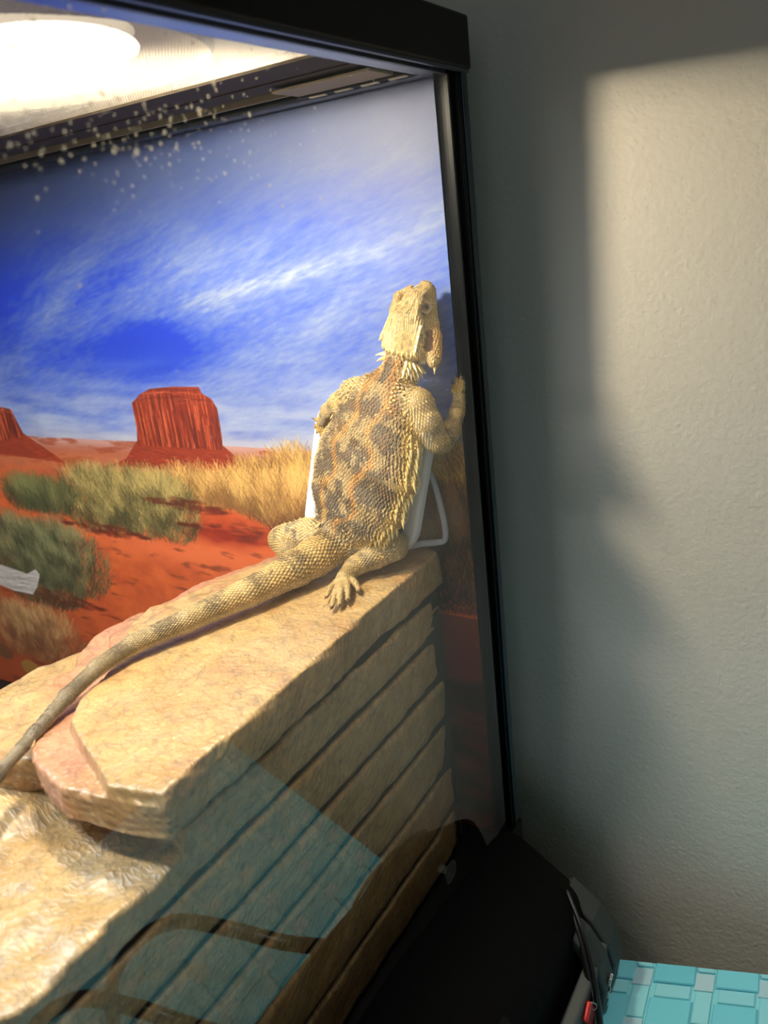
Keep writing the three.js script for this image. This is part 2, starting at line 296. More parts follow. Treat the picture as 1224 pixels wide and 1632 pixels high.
// ------------------------------------------------------------------ printed backdrop sheet
{
  const X0 = -0.7355, X1 = -0.0132, Y0 = -0.486, Y1 = 0.0815, W = 1680, H = Math.round((W * (Y1 - Y0)) / (X1 - X0));
  const cv = document.createElement('canvas'); cv.width = W; cv.height = H; const g = cv.getContext('2d'), k = W / (X1 - X0);
  const X = (x) => (x - X0) * k, Y = (y) => (Y1 - y) * k, rnd = seeded(21), mix = (a, b, t) => a.map((v, i) => v + (b[i] - v) * clamp(t, 0, 1)), css = (c) => `rgb(${c.map((v) => Math.round(clamp(v, 0, 255))).join(',')})`;
  const img = g.createImageData(W, H), gauss = (x, y, cx, cy, rx, ry) => Math.exp(-(((x - cx) / rx) ** 2) - ((y - cy) / ry) ** 2);
  for (let j = 0; j < H; j++) for (let i = 0; i < W; i++) {
    const x = X0 + i / k, y = Y1 - j / k; let c;
    if (y > -0.158) {
      const s = y - 0.27 * x, warp = 0.004 * fbm2(x * 7, y * 7, 2);
      let pale = 0.4 + 0.3 * smoothstep(x, -0.45, -0.05);
      pale += 0.36 * fbm2(x * 5 + 3, (s + warp) * 14, 5) + 0.2 * fbm2(x * 12, (s + warp * 1.4) * 90 + 4, 5) * smoothstep(y, -0.2, 0.02) + 0.22 * fbm2(x * 50, s * 190, 4);
      pale -= 0.75 * gauss(x, y, -0.306, -0.074, 0.075, 0.026) + 0.55 * gauss(x, y, -0.52, -0.01, 0.09, 0.05) + 0.3 * gauss(x, y, -0.42, 0.05, 0.16, 0.03);
      pale += 0.5 * gauss(x, y - 0.15 * (x + 0.15), -0.17, -0.026, 0.13, 0.008) * (0.7 + 0.8 * fbm2(x * 30, s * 160, 3)) + 0.28 * gauss(x, y, -0.42, -0.045, 0.06, 0.02);
      c = mix([20, 62, 220], [166, 182, 212], pale * 0.85);
      c = mix(c, [206, 214, 232], smoothstep(-y, 0.06, 0.155) * (0.62 + 0.5 * fbm2(x * 8, y * 50, 3)));
      c = mix(c, [54, 68, 110], smoothstep(y, -0.03, 0.075) * 0.9);  // top of the sky darkened in the print for weaker lamp light
      c = mix(c, [214, 206, 214], smoothstep(-y, 0.14, 0.158) * 0.5); c = c.map((v) => v * 0.88);
    } else {
      const d = -0.158 - y, n = fbm2(x * 14, y * 60, 4);
      c = mix([196, 150, 140], [176, 96, 70], smoothstep(d, 0, 0.014)); c = mix(c, [206, 112, 62], smoothstep(d, 0.008, 0.02) * (0.5 + n)); 
      c = mix(c, [150, 62, 34], smoothstep(n, 0.1, 0.5) * 0.7);
      const soil = mix([232, 106, 48], [200, 82, 38], 0.5 + 0.9 * fbm2(x * 20, y * 34, 5)), sh = fbm2(x * 11 + 4, y * 30 + 2, 3);
      c = mix(c, soil, smoothstep(d, 0.02, 0.05));
      c = mix(c, [250, 124, 70], 0.8 * gauss(x, y, -0.3, -0.262, 0.14, 0.02)); c = mix(c, [150, 34, 14], 0.9 * clamp(gauss(x, y, -0.24, -0.24, 0.13, 0.012) * (0.6 + sh * 1.4), 0, 1));
      c = mix(c, [150, 66, 30], smoothstep(-x, 0.42, 0.6) * smoothstep(d, 0.1, 0.2) * 0.6);
      c = mix(c, [92, 34, 18], smoothstep(n + 0.4 * sh, 0.25, 0.6) * 0.5 * smoothstep(d, 0.03, 0.06));
      if (y < -0.285) c = mix(c, [128, 44, 22], smoothstep(x, -0.16, -0.06) * 0.9); if (y < -0.34) c = mix(c, [60, 22, 16], smoothstep(x, -0.16, -0.06) * (0.4 + sh));  // right strip of soil darkened in the print for the ledge's shade
    }
    const grain = (rnd() - 0.5) * 9; for (let q = 0; q < 3; q++) img.data[(j * W + i) * 4 + q] = clamp(c[q] + grain, 0, 255); img.data[(j * W + i) * 4 + 3] = 255;
  }
  g.putImageData(img, 0, 0);
  const poly = (pts) => { g.beginPath(); pts.forEach(([x, y], i) => (i ? g.lineTo(X(x), Y(y)) : g.moveTo(X(x), Y(y)))); g.closePath(); };
  function butte(body, talus, light) {
    poly(talus); g.fillStyle = css([150, 48, 22]); g.fill(); g.save(); g.clip();
    const tx0 = Math.min(...talus.map((p) => p[0])), tx1 = Math.max(...talus.map((p) => p[0])), ty0 = Math.min(...talus.map((p) => p[1])), ty1 = Math.max(...talus.map((p) => p[1]));
    for (let i = 0; i < 260; i++) { const x = lerp(tx0, tx1, rnd()), y = lerp(ty0, ty1, rnd()), w = 0.004 + 0.018 * rnd(); g.strokeStyle = css(mix([96, 26, 14], [206, 84, 44], rnd())); g.globalAlpha = 0.5; g.lineWidth = 1 + 2 * rnd(); g.beginPath(); g.moveTo(X(x), Y(y)); g.quadraticCurveTo(X(x + w / 2), Y(y + 0.002), X(x + w), Y(y - 0.003 * rnd())); g.stroke(); }
    g.restore(); g.globalAlpha = 1;
    poly(body); g.fillStyle = css([136, 40, 17]); g.fill(); g.save(); g.clip();
    const x0 = Math.min(...body.map((p) => p[0])), x1 = Math.max(...body.map((p) => p[0])), y0 = Math.min(...body.map((p) => p[1])), y1 = Math.max(...body.map((p) => p[1]));
    for (let i = 0; i < 420; i++) {
      const x = lerp(x0, x1, rnd()), y = lerp(y0, y1, rnd()), n = fbm2(x * 160, y * 14, 3), l = (0.006 + 0.026 * rnd()) * 1; g.globalAlpha = 0.55;
      g.strokeStyle = css(n > 0.02 ? mix([198, 76, 36], [226, 122, 76], rnd() * light) : mix([70, 16, 10], [120, 34, 16], rnd())); g.lineWidth = 1 + 3.5 * rnd() * rnd();
      g.beginPath(); g.moveTo(X(x), Y(y)); g.lineTo(X(x + 0.002 * (rnd() - 0.5)), Y(y - l)); g.stroke();
    }
    for (let i = 0; i < 40; i++) { const x = lerp(x0, x1, rnd()), y = y1 - 0.016 * rnd(); g.globalAlpha = 0.6; g.strokeStyle = css(mix([84, 22, 12], [214, 104, 66], rnd())); g.lineWidth = 1.5; g.beginPath(); g.moveTo(X(x), Y(y)); g.lineTo(X(x + 0.012), Y(y + 0.0012)); g.stroke(); }
    for (let i = 0; i < 3; i++) { const y = y1 - 0.0015 - 0.0035 * i - 0.001 * rnd(); g.globalAlpha = 0.32; g.strokeStyle = css(i % 2 ? [226, 120, 78] : [70, 18, 10]); g.lineWidth = 2 + 2 * rnd(); g.beginPath(); g.moveTo(X(x0), Y(y - 0.004)); for (let q = 0; q <= 14; q++) g.lineTo(X(lerp(x0, x1, q / 14)), Y(y - 0.004 * Math.abs(q / 7 - 1) ** 2 + 0.0016 * (rnd() - 0.5))); g.stroke(); }
    g.restore(); g.globalAlpha = 1;
  }
  butte([[-0.345, -0.162], [-0.341, -0.145], [-0.3405, -0.1225], [-0.3345, -0.119], [-0.328, -0.1145], [-0.3135, -0.1095], [-0.300, -0.1085], [-0.284, -0.1075], [-0.2545, -0.1078], [-0.2525, -0.113], [-0.243, -0.118], [-0.2385, -0.126], [-0.239, -0.15], [-0.2405, -0.162]],
    [[-0.392, -0.184], [-0.365, -0.176], [-0.345, -0.158], [-0.30, -0.162], [-0.24, -0.158], [-0.222, -0.171], [-0.206, -0.177], [-0.19, -0.184]], 0.8);
  butte([[-0.56, -0.165], [-0.56, -0.127], [-0.535, -0.129], [-0.521, -0.131], [-0.5185, -0.139], [-0.512, -0.155], [-0.515, -0.16]], [[-0.575, -0.18], [-0.55, -0.15], [-0.513, -0.155], [-0.49, -0.166], [-0.47, -0.175], [-0.455, -0.184]], 0.5);
  // brush: many grass blades
  function bush(cx, cy, rx, ry, n, dark, lightc, lean = 0) {
    for (let i = 0; i < n * 1.8; i++) {
      const a = rnd() * Math.PI * 2, q = Math.sqrt(rnd()), x = cx + rx * q * Math.cos(a), y = cy + ry * q * Math.sin(a), up = (y - (cy - ry)) / (2 * ry), l = 0.004 + 0.009 * rnd() * (0.5 + up), lx = (rnd() - 0.5) * 0.016 + (x - cx) * 0.1 + lean * l;
      g.globalAlpha = 0.7; g.strokeStyle = css(mix(dark, lightc, clamp(up * 0.8 + 0.9 * (rnd() - 0.45) + 0.8 * fbm2(x * 30, y * 30, 3), 0, 1.25))); g.lineWidth = 0.8 + 1.1 * rnd();
      g.beginPath(); g.moveTo(X(x), Y(y - l * 0.6)); g.quadraticCurveTo(X(x + lx * 0.3), Y(y), X(x + lx), Y(y + l * 0.6)); g.stroke();
    }
    g.globalAlpha = 1;
  }
  const gold = [240, 196, 104], brown = [112, 72, 34], olive = [152, 142, 76], deep = [70, 72, 42];
  for (let i = 0; i < 10; i++) bush(-0.215 + i * 0.024, -0.196 + 0.0016 * i - 0.005 * Math.sin(i * 2), 0.03, 0.027 + 0.004 * (i % 3), 620, brown, gold);
  for (let i = 0; i < 6; i++) bush(-0.19 + i * 0.036, -0.208, 0.03, 0.024, 420, [92, 54, 28], [222, 172, 88]);
  for (let i = 0; i < 7; i++) bush(-0.30 + i * 0.022, -0.198, 0.024, 0.019, 360, [130, 88, 42], [240, 190, 106]);
  for (let i = 0; i < 7; i++) bush(-0.44 + i * 0.02, -0.222 + 0.005 * (i % 2), 0.036, 0.034, 760, [70, 64, 34], [204, 176, 100]);
  for (let i = 0; i < 4; i++) bush(-0.545 + i * 0.02, -0.222, 0.03, 0.02, 420, [54, 58, 32], [134, 132, 74]);
  for (let i = 0; i < 7; i++) bush(-0.61 + i * 0.022, -0.296 + 0.004 * (i % 3), 0.048, 0.042, 700, [52, 54, 32], [150, 150, 98]);
  bush(-0.55, -0.335, 0.07, 0.025, 900, [46, 48, 28], [110, 112, 70]);
  for (let i = 0; i < 5; i++) bush(-0.64 + i * 0.022, -0.40, 0.045, 0.04, 460, [110, 66, 36], [222, 176, 112]);
  for (let i = 0; i < 6; i++) bush(-0.06 + i * 0.011, -0.23, 0.02, 0.052, 360, [44, 28, 16], [150, 104, 54]);  // right edge brush drawn dark, the corner's shade put into its colours
  // shade under the brush, the bleached driftwood and stones
  for (const [x, y, w] of [[-0.42, -0.253, 0.06], [-0.2, -0.236, 0.11], [-0.3, -0.217, 0.05], [-0.52, -0.345, 0.07]]) for (let i = 0; i < 90; i++) { const q = (rnd() * 2 - 1), ex = x + q * w, ey = y + (rnd() - 0.5) * 0.014 * (1 - q * q) - 0.01 * q * (x > -0.25 ? 0 : 1) * 0.3; g.globalAlpha = 0.22; g.fillStyle = css(mix([64, 18, 8], [120, 34, 14], rnd())); g.beginPath(); g.ellipse(X(ex), Y(ey), (0.003 + 0.009 * rnd()) * k, (0.0008 + 0.0016 * rnd()) * k, 0.1 * (rnd() - 0.5), 0, 7); g.fill(); }
  g.globalAlpha = 1;
  poly([[-0.64, -0.315], [-0.6, -0.319], [-0.575, -0.322], [-0.556, -0.314], [-0.551, -0.32], [-0.562, -0.336], [-0.575, -0.348], [-0.61, -0.348], [-0.65, -0.342]]); g.fillStyle = css([216, 206, 196]); g.fill(); g.save(); g.clip();
  for (let i = 0; i < 90; i++) { const y = -0.312 - 0.036 * rnd(), x = -0.65 + 0.06 * rnd(); g.globalAlpha = 0.5; g.strokeStyle = css(mix([120, 104, 92], [244, 238, 230], rnd())); g.lineWidth = 1 + 2 * rnd(); g.beginPath(); g.moveTo(X(x), Y(y)); g.quadraticCurveTo(X(x + 0.03), Y(y - 0.005), X(x + 0.06), Y(y + 0.003)); g.stroke(); }
  g.restore(); g.globalAlpha = 1;
  for (const [x, y, r, c] of [[-0.62, -0.455, 0.02, [176, 122, 56]], [-0.67, -0.44, 0.018, [120, 74, 40]], [-0.57, -0.46, 0.016, [140, 84, 44]]]) { g.fillStyle = css(c); g.beginPath(); g.ellipse(X(x), Y(y), r * k, r * 0.6 * k, 0.1, 0, 7); g.fill(); }
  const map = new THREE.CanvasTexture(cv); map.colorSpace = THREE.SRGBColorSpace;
  // the sheet itself: 0.6 mm of printed vinyl, a fold running down its left half and faint waves
  const nx = 150, ny = 40, geo = new THREE.BoxGeometry(X1 - X0, Y1 - Y0, 0.0006, nx, ny, 1), p = geo.attributes.position;
  for (let i = 0; i < p.count; i++) {
    const x = p.getX(i) + (X0 + X1) / 2, y = p.getY(i) + (Y0 + Y1) / 2, fold = x - (-0.4775 - 0.02 * (y + 0.07));
    p.setZ(i, p.getZ(i) + 0.0016 * Math.exp(-Math.abs(fold) * 60) * smoothstep(-y, 0.0, 0.06) + 0.0004 * N2(x * 12, y * 4));
  }
  geo.computeVertexNormals(); geo.translate((X0 + X1) / 2, (Y0 + Y1) / 2, 0.0022);
  const t = thing('backdrop_sheet', [-0.37, Y0, 0.0022], 'printed backdrop sheet of a red desert with a flat-topped butte under a blue sky', 'backdrop');
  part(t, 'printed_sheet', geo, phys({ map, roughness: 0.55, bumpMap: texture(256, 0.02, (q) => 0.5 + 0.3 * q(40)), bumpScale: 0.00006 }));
}

// ------------------------------------------------------------------ the stone ledge
const solids = [];                                                     // what the lizard rests on: it is pressed flat there, never sunk in
const inPoly = (pts, x, z) => { // signed distance to a polygon in plan, negative inside
  let d = Infinity, s = 1;
  for (let i = 0, j = pts.length - 1; i < pts.length; j = i++) {
    const [ax, az] = pts[i], [bx, bz] = pts[j], ex = bx - ax, ez = bz - az, wx = x - ax, wz = z - az, t = clamp((wx * ex + wz * ez) / (ex * ex + ez * ez), 0, 1), qx = wx - ex * t, qz = wz - ez * t;
    d = Math.min(d, qx * qx + qz * qz);
    if (az > z !== bz > z && x < ((bx - ax) * (z - az)) / (bz - az) + ax) s = -s;
  }
  return s * Math.sqrt(d);
};
{
  const t = thing('stone_ledge', [-0.15, -0.487, 0.2], 'tan stacked slab rock ledge with a flat top and deep horizontal joints', 'rock');
  const wrinkle = texture(512, 0.07, (q) => { const a = 1 - Math.abs(q(8)), b = 1 - Math.abs(q(17, 3)), c = q(40, 5); return 0.3 * a * a + 0.4 * b * b * b + 0.06 * c + 0.12; });
  const grain = texture(512, 0.16, (q) => { const n = 0.5 + 0.5 * q(7), m = 0.5 + 0.5 * q(22, 3), f = q(70, 6), ridge = 1 - Math.abs(q(16, 9)); return [0.80 + 0.12 * n + 0.07 * m + 0.05 * f, 0.76 + 0.13 * n + 0.08 * m + 0.05 * f, 0.70 + 0.15 * n + 0.08 * m + 0.05 * f].map((v) => v * (ridge > 0.93 ? 0.9 : 1)); }, true);
  const stone = phys({ vertexColors: true, map: grain, roughness: 0.38, bumpMap: wrinkle, bumpScale: 0.0008, clearcoat: 0.4, clearcoatRoughness: 0.28 });
  const tan = hex(206, 176, 126), pink = hex(200, 142, 120), grey = hex(178, 160, 130), dark = hex(126, 102, 66), gold = hex(192, 154, 92);
  const finish = (g, edgePink) => {
    const p = g.attributes.position, uv = new Float32Array(p.count * 2);
    for (let i = 0; i < p.count; i++) { uv[2 * i] = 0.8 * p.getX(i) + 0.9 * p.getY(i); uv[2 * i + 1] = p.getZ(i) + 0.45 * p.getY(i); }
    g.setAttribute('uv', new THREE.BufferAttribute(uv, 2));
    return colourize(g, (c, x, y, z, nx, ny) => {
      const n = fbm3(x * 22, y * 30, z * 22, 3), m = fbm3(x * 70, y * 90, z * 70, 3);
      c.copy(tan).lerp(gold, clamp(0.5 + n * 1.2, 0, 1) * 0.6).lerp(grey, clamp(0.25 + m * 1.4, 0, 1) * 0.5);
      if (edgePink) c.lerp(pink, clamp(edgePink(x, z, y) + 0.4 * n, 0, 1));
      c.lerp(dark, clamp(m * 2 - 0.5, 0, 1) * 0.35);
    });
  };
  // one stone: outline in plan, bottom and top, with rough faces and worn edges
  function stoneSlab(outline, y0, y1, o = {}) {
    const xs = outline.map((p) => p[0]), zs = outline.map((p) => p[1]), r = o.round ?? 0.003, rough = o.rough ?? 0.0016;
    const f = (x, y, z) => {
      const d = inPoly(outline, x + (o.wobble ?? 0.002) * N3(x * 40, y * 20, z * 40), z) + (o.taper ?? 0) * (y - y1), top = y1 + (o.height ? o.height(x, z) : 0), q = Math.abs(y - (y0 + top) / 2) - (top - y0) / 2, a = d + r, b = q + r;
      const e = Math.hypot(Math.max(a, 0), Math.max(b, 0)) + Math.min(Math.max(a, b), 0) - r;
      return e + (o.strata ?? 0) * Math.sin(y * 1500 + 2 * N3(x * 30, y * 60, z * 30)) * smoothstep(z, 0.293, 0.3) * smoothstep(Math.abs(b), -1, 0.0001) + rough * fbm3(x * 55, y * 75, z * 55, 3) + rough * 0.25 * fbm3(x * 180, y * 180, z * 180, 2);
    };
    if (y1 > -0.27) solids.push({ f, lo: [Math.min(...xs) - 0.003, y0 - 0.003, Math.min(...zs) - 0.003], hi: [Math.max(...xs) + 0.003, y1 + 0.004, Math.max(...zs) + 0.003] });
    return surfaceNets(() => f, [Math.min(...xs) - 0.008, y0 - 0.008, Math.min(...zs) - 0.008], [Math.max(...xs) + 0.008, y1 + 0.008, Math.max(...zs) + 0.008], o.cell ?? 0.0024);
  }
  const slab = [[-0.0325, 0.017], [-0.031, 0.06], [-0.0325, 0.107], [-0.031, 0.137], [-0.0285, 0.18], [-0.028, 0.216], [-0.026, 0.25], [-0.028, 0.268], [-0.025, 0.301], [-0.04, 0.305], [-0.057, 0.308], [-0.087, 0.311], [-0.112, 0.304], [-0.128, 0.297], [-0.143, 0.28], [-0.147, 0.258], [-0.16, 0.22], [-0.19, 0.19], [-0.19, 0.11], [-0.165, 0.05], [-0.15, 0.012], [-0.04, 0.0115]];
  const sheet = [[-0.0325, 0.018], [-0.0325, 0.107], [-0.0295, 0.18], [-0.0275, 0.25], [-0.0295, 0.268], [-0.0265, 0.299], [-0.057, 0.3055], [-0.063, 0.302], [-0.078, 0.295], [-0.1, 0.286], [-0.122, 0.275], [-0.134, 0.258], [-0.14, 0.237], [-0.152, 0.213], [-0.168, 0.195], [-0.177, 0.183], [-0.185, 0.158], [-0.175, 0.146], [-0.173, 0.132], [-0.165, 0.1], [-0.152, 0.07], [-0.133, 0.03], [-0.125, 0.012], [-0.04, 0.012]];
  const height = (x, z) => { const s = inPoly(sheet, x, z); return -0.0062 * smoothstep(s, -0.0008, 0.0014); };
  part(t, 'top_slab', finish(stoneSlab(slab, -0.2512, -0.226, { height, cell: 0.0017, rough: 0.0007, wobble: 0.0012, round: 0.0014, strata: 0.0007 }), (x, z) => smoothstep(inPoly(sheet, x, z), -0.004, 0.004) * 0.75 * smoothstep(-x, 0.05, 0.1)), stone);
  const shelf = [[-0.09, 0.012], [-0.147, 0.010], [-0.158, 0.04], [-0.165, 0.06], [-0.195, 0.11], [-0.213, 0.15], [-0.216, 0.19], [-0.192, 0.222], [-0.195, 0.245], [-0.212, 0.27], [-0.225, 0.3], [-0.2, 0.33], [-0.168, 0.318], [-0.145, 0.306], [-0.131, 0.296], [-0.09, 0.28]];
  part(t, 'middle_slab', finish(stoneSlab(shelf, -0.262, -0.2395, { cell: 0.002, round: 0.004 }), (x, z) => 0.3 + 0.35 * smoothstep(z, 0.08, 0.14) - 0.5 * smoothstep(z, 0.2, 0.27)), stone);
  // the lower courses, each its own stone with a joint between
  const levels = [-0.2572, -0.289, -0.326, -0.364, -0.404, -0.447, -0.486], rnd = seeded(3);
  for (let i = 0; i < levels.length - 1; i++) {
    const y1 = levels[i], y0 = levels[i + 1] + 0.0044, w = () => (rnd() - 0.5) * 0.0012, fx = -0.0315;
    const face = []; for (let z = 0.02; z < 0.45; z += 0.045) face.push([fx + w(), z]);
    face[0][0] -= 0.004;
    const out = i === 0 ? [...face.filter((p) => p[1] < 0.38), [-0.034, 0.385], [-0.05, 0.402], [-0.12, 0.42], [-0.26, 0.43], [-0.27, 0.2], [-0.2, 0.06], [-0.14, 0.0145], [-0.045, 0.0145]]
      : [...face, [-0.04, 0.447], [-0.1, 0.448], [-0.1, 0.0155], [fx - 0.012, 0.0155]];
    const dy = i === 0 ? -0.0115 : 0;
    const hgt = i === 0 ? (x, z) => (z > 0.29 ? -0.0105 + 0.0165 * smoothstep(-x, 0.1, 0.17) : -0.0105 * smoothstep(-x, 0.06, 0.08)) + (0.0015 * N2(x * 30, z * 30)) : undefined;
    part(t, i ? 'course' : 'lower_slab', finish(stoneSlab(out, y0, y1, { cell: i ? 0.0026 : 0.002, round: i ? 0.0018 : 0.002, rough: 0.0006, wobble: 0.0008, height: hgt })), stone);
  }
  part(t, 'grout', mergeGeometries([box(-0.2, -0.0345, -0.486, -0.27, 0.0225, 0.37), box(-0.12, -0.0345, -0.2665, -0.2505, 0.0225, 0.288)]), std({ color: hex(30, 22, 14), roughness: 1 }));
}

// ------------------------------------------------------------------ white lounger
{
  const t = thing('reptile_lounger', [-0.09, -0.2245, 0.034], 'small white plastic reptile lounger with a dark mesh seat and wire prop, under the lizard', 'lounger');
  const BL = V(-0.143, -0.2155, 0.0245), BR = V(-0.0455, -0.2155, 0.039), e1 = BR.clone().sub(BL).normalize(), e2 = V(0.2, 0.96, -0.15).normalize(), w = BR.distanceTo(BL), h = 0.104, n = e1.clone().cross(e2).normalize();
  const at = (u, v, o = 0) => BL.clone().addScaledVector(e1, u).addScaledVector(e2, v).addScaledVector(n, o);
  const rect = (u0, u1, v0, v1, r) => { const s = new THREE.Shape(); s.moveTo(u0 + r, v0); s.lineTo(u1 - r, v0); s.absarc(u1 - r, v0 + r, r, -Math.PI / 2, 0); s.lineTo(u1, v1 - r); s.absarc(u1 - r, v1 - r, r, 0, Math.PI / 2); s.lineTo(u0 + r, v1); s.absarc(u0 + r, v1 - r, r, Math.PI / 2, Math.PI); s.lineTo(u0, v0 + r); s.absarc(u0 + r, v0 + r, r, Math.PI, Math.PI * 1.5); return s; };
  {
    const c = at(w / 2, (h - 0.006) / 2, -0.0015), hu = w / 2 + 0.0062, hv = (h + 0.006) / 2 + 0.0002, k12 = e1.dot(e2), q = V();
    solids.push({ lo: [-0.17, -0.24, -0.01], hi: [-0.02, -0.09, 0.06], f: (x, y, z) => { q.set(x, y, z).sub(c); const p1 = q.dot(e1), p2 = q.dot(e2), a = Math.abs((p1 - k12 * p2) / (1 - k12 * k12)) - hu, b = Math.abs((p2 - k12 * p1) / (1 - k12 * k12)) - hv, d = Math.abs(q.dot(n)) - 0.0052; return Math.hypot(Math.max(a, 0), Math.max(b, 0), Math.max(d, 0)) + Math.min(Math.max(a, b, d), 0); } });
  }
  const put = (g) => g.applyMatrix4(new THREE.Matrix4().makeBasis(e1, e2, n).setPosition(BL));
  const fr = rect(-0.006, w + 0.006, -0.006, h, 0.02); fr.holes.push(new THREE.Path(rect(0.0055, w - 0.0055, 0.006, h - 0.0115, 0.0095).getPoints(12)));
  part(t, 'frame', put(new THREE.ExtrudeGeometry(fr, { depth: 0.003, bevelEnabled: true, bevelThickness: 0.0028, bevelSize: 0.0028, bevelOffset: -0.0028, bevelSegments: 5, curveSegments: 14 }).translate(0, 0, -0.0035)), M.white);
  part(t, 'mesh_panel', put(new THREE.ExtrudeGeometry(rect(0.0045, w - 0.0045, 0.005, h - 0.0105, 0.0095), { depth: 0.0008, bevelEnabled: false }).translate(0, 0, -0.0045)), std({ color: hex(54, 60, 56), roughness: 0.8, bumpMap: texture(256, 0.006, (q, x, y) => 0.5 + 0.25 * Math.sin(x * 31.4) * Math.sin(y * 31.4) + 0.2 * q(20)), bumpScale: 0.0004 }));
  part(t, 'prop', tube([[-0.037, -0.160, 0.018], [-0.0340, -0.172, 0.0135], [-0.0315, -0.19, 0.011], [-0.0295, -0.213, 0.0105], [-0.031, -0.2195, 0.011], [-0.036, -0.2205, 0.013], [-0.044, -0.219, 0.022], [-0.05, -0.2175, 0.034]], 0.0024, 60, 10), M.clearPlastic);
}

// ------------------------------------------------------------------ the lizard
{
  const t = thing('bearded_lizard', [-0.09, -0.2255, 0.08], 'spiny tan bearded lizard propped upright on the lounger, tail along the stone', 'lizard');
  const prims = [];
  const cone = (a, b, ra, rb, k = 0.004) => { a = A3(a); b = A3(b); const ab = b.clone().sub(a); prims.push({ a, ab, l2: ab.lengthSq(), ra, rb, k, mid: a.clone().add(b).multiplyScalar(0.5), reach: Math.sqrt(ab.lengthSq()) / 2 + Math.max(ra, rb) }); };
  const flat = (a, b, wa, wb, ha, hb, l, d, k = 0.005) => { a = A3(a); b = A3(b); const ab = b.clone().sub(a); prims.push({ a, ab, l2: ab.lengthSq(), wa, wb, ha, hb, l, d, k, mid: a.clone().add(b).multiplyScalar(0.5), reach: Math.sqrt(ab.lengthSq()) / 2 + Math.max(wa, wb) }); };
  const cuts = [];
  function distTo(p, x, y, z) {
    let wx = x - p.a.x, wy = y - p.a.y, wz = z - p.a.z; const s = clamp((wx * p.ab.x + wy * p.ab.y + wz * p.ab.z) / p.l2, 0, 1);
    wx -= p.ab.x * s; wy -= p.ab.y * s; wz -= p.ab.z * s;
    if (p.l === undefined) return Math.sqrt(wx * wx + wy * wy + wz * wz) - (p.ra + (p.rb - p.ra) * s);
    const w = p.wa + (p.wb - p.wa) * s, h = p.ha + (p.hb - p.ha) * s, ol = wx * p.l.x + wy * p.l.y + wz * p.l.z, od = wx * p.d.x + wy * p.d.y + wz * p.d.z;
    const r2 = Math.max(0, wx * wx + wy * wy + wz * wz - ol * ol - od * od);
    const q = Math.sqrt((ol * ol) / (w * w) + (od * od) / (h * h) + r2 / (h * h * 0.7)); return (q - 1) * Math.min(w, h);
  }
  const smin = (a, b, k) => { const h = Math.max(k - Math.abs(a - b), 0) / k; return Math.min(a, b) - h * h * k * 0.25; };
  const field = (list) => (x, y, z) => { let d = 1; for (const p of list) d = smin(d, distTo(p, x, y, z), p.k); for (const c of cuts) d = Math.max(d, c.r - Math.hypot(x - c.p.x, y - c.p.y, z - c.p.z));
    if (d < 0.006) for (const s of solids) if (x > s.lo[0] && x < s.hi[0] && y > s.lo[1] && y < s.hi[1] && z > s.lo[2] && z < s.hi[2]) d = Math.max(d, 0.0012 - s.f(x, y, z));
    return d;
  };
  const bound = (x, y, z, R) => { const l = prims.filter((p) => p.mid.distanceTo(V(x, y, z)) < p.reach + R + 0.02); return l.length ? field(l) : null; };
  const frameOf = (T, up) => { const d = up.clone().addScaledVector(T, -up.dot(T)).normalize(); return { T, d, l: T.clone().cross(d).normalize() }; };

  // trunk: centre, half width, half depth; from the hips to the neck
  const UP = V(-0.30, 0.12, 0.95).normalize();
  const ST = [[-0.0905, -0.2085, 0.062, 0.0155, 0.0125], [-0.0875, -0.197, 0.0555, 0.0225, 0.0145], [-0.0805, -0.184, 0.0525, 0.0375, 0.017], [-0.072, -0.1685, 0.0495, 0.0435, 0.0185], [-0.0640, -0.1495, 0.0465, 0.0440, 0.019], [-0.0580, -0.131, 0.043, 0.0395, 0.0175], [-0.0500, -0.1145, 0.0395, 0.0305, 0.016], [-0.0435, -0.1015, 0.037, 0.0185, 0.0135], [-0.0395, -0.0915, 0.034, 0.0105, 0.0105], [-0.0375, -0.080, 0.031, 0.0100, 0.0095]].map((a) => ({ p: V(a[0], a[1], a[2]), w: a[3], h: a[4] }));
  for (let i = 0; i < ST.length - 1; i++) { const T = ST[i + 1].p.clone().sub(ST[i].p).normalize(), f = frameOf(T, UP); flat(ST[i].p, ST[i + 1].p, ST[i].w, ST[i + 1].w, ST[i].h, ST[i + 1].h, f.l, f.d, 0.006); }
  // tail
  const TAIL = [[-0.0905, -0.2095, 0.066, 0.0138], [-0.0945, -0.2125, 0.085, 0.0126], [-0.0985, -0.2140, 0.103, 0.0112], [-0.1095, -0.2158, 0.139, 0.0092], [-0.1250, -0.2178, 0.180, 0.0071], [-0.138, -0.2196, 0.213, 0.0056], [-0.1405, -0.2215, 0.238, 0.0046], [-0.1395, -0.2262, 0.262, 0.0040], [-0.1350, -0.2322, 0.288, 0.0035], [-0.1280, -0.2362, 0.316, 0.0031], [-0.118, -0.2440, 0.340, 0.0027], [-0.104, -0.2560, 0.362, 0.0020]].map((a) => ({ p: V(a[0], a[1] + 0.0022, a[2]), r: a[3] }));
  for (let i = 0; i < TAIL.length - 1; i++) cone(TAIL[i].p, TAIL[i + 1].p, TAIL[i].r, TAIL[i + 1].r, 0.003);
  // limbs
  const limbs = [];
  const lift = (y) => y + 0.0024 * smoothstep(-y, 0.205, 0.215);
  const limb = (pts, k = 0.005) => { const c = pts.map((a) => ({ p: V(a[0], lift(a[1]), a[2]), r: a[3] })); for (let i = 0; i < c.length - 1; i++) cone(c[i].p, c[i + 1].p, c[i].r, c[i + 1].r, k); limbs.push(c); };
  const claws = [];
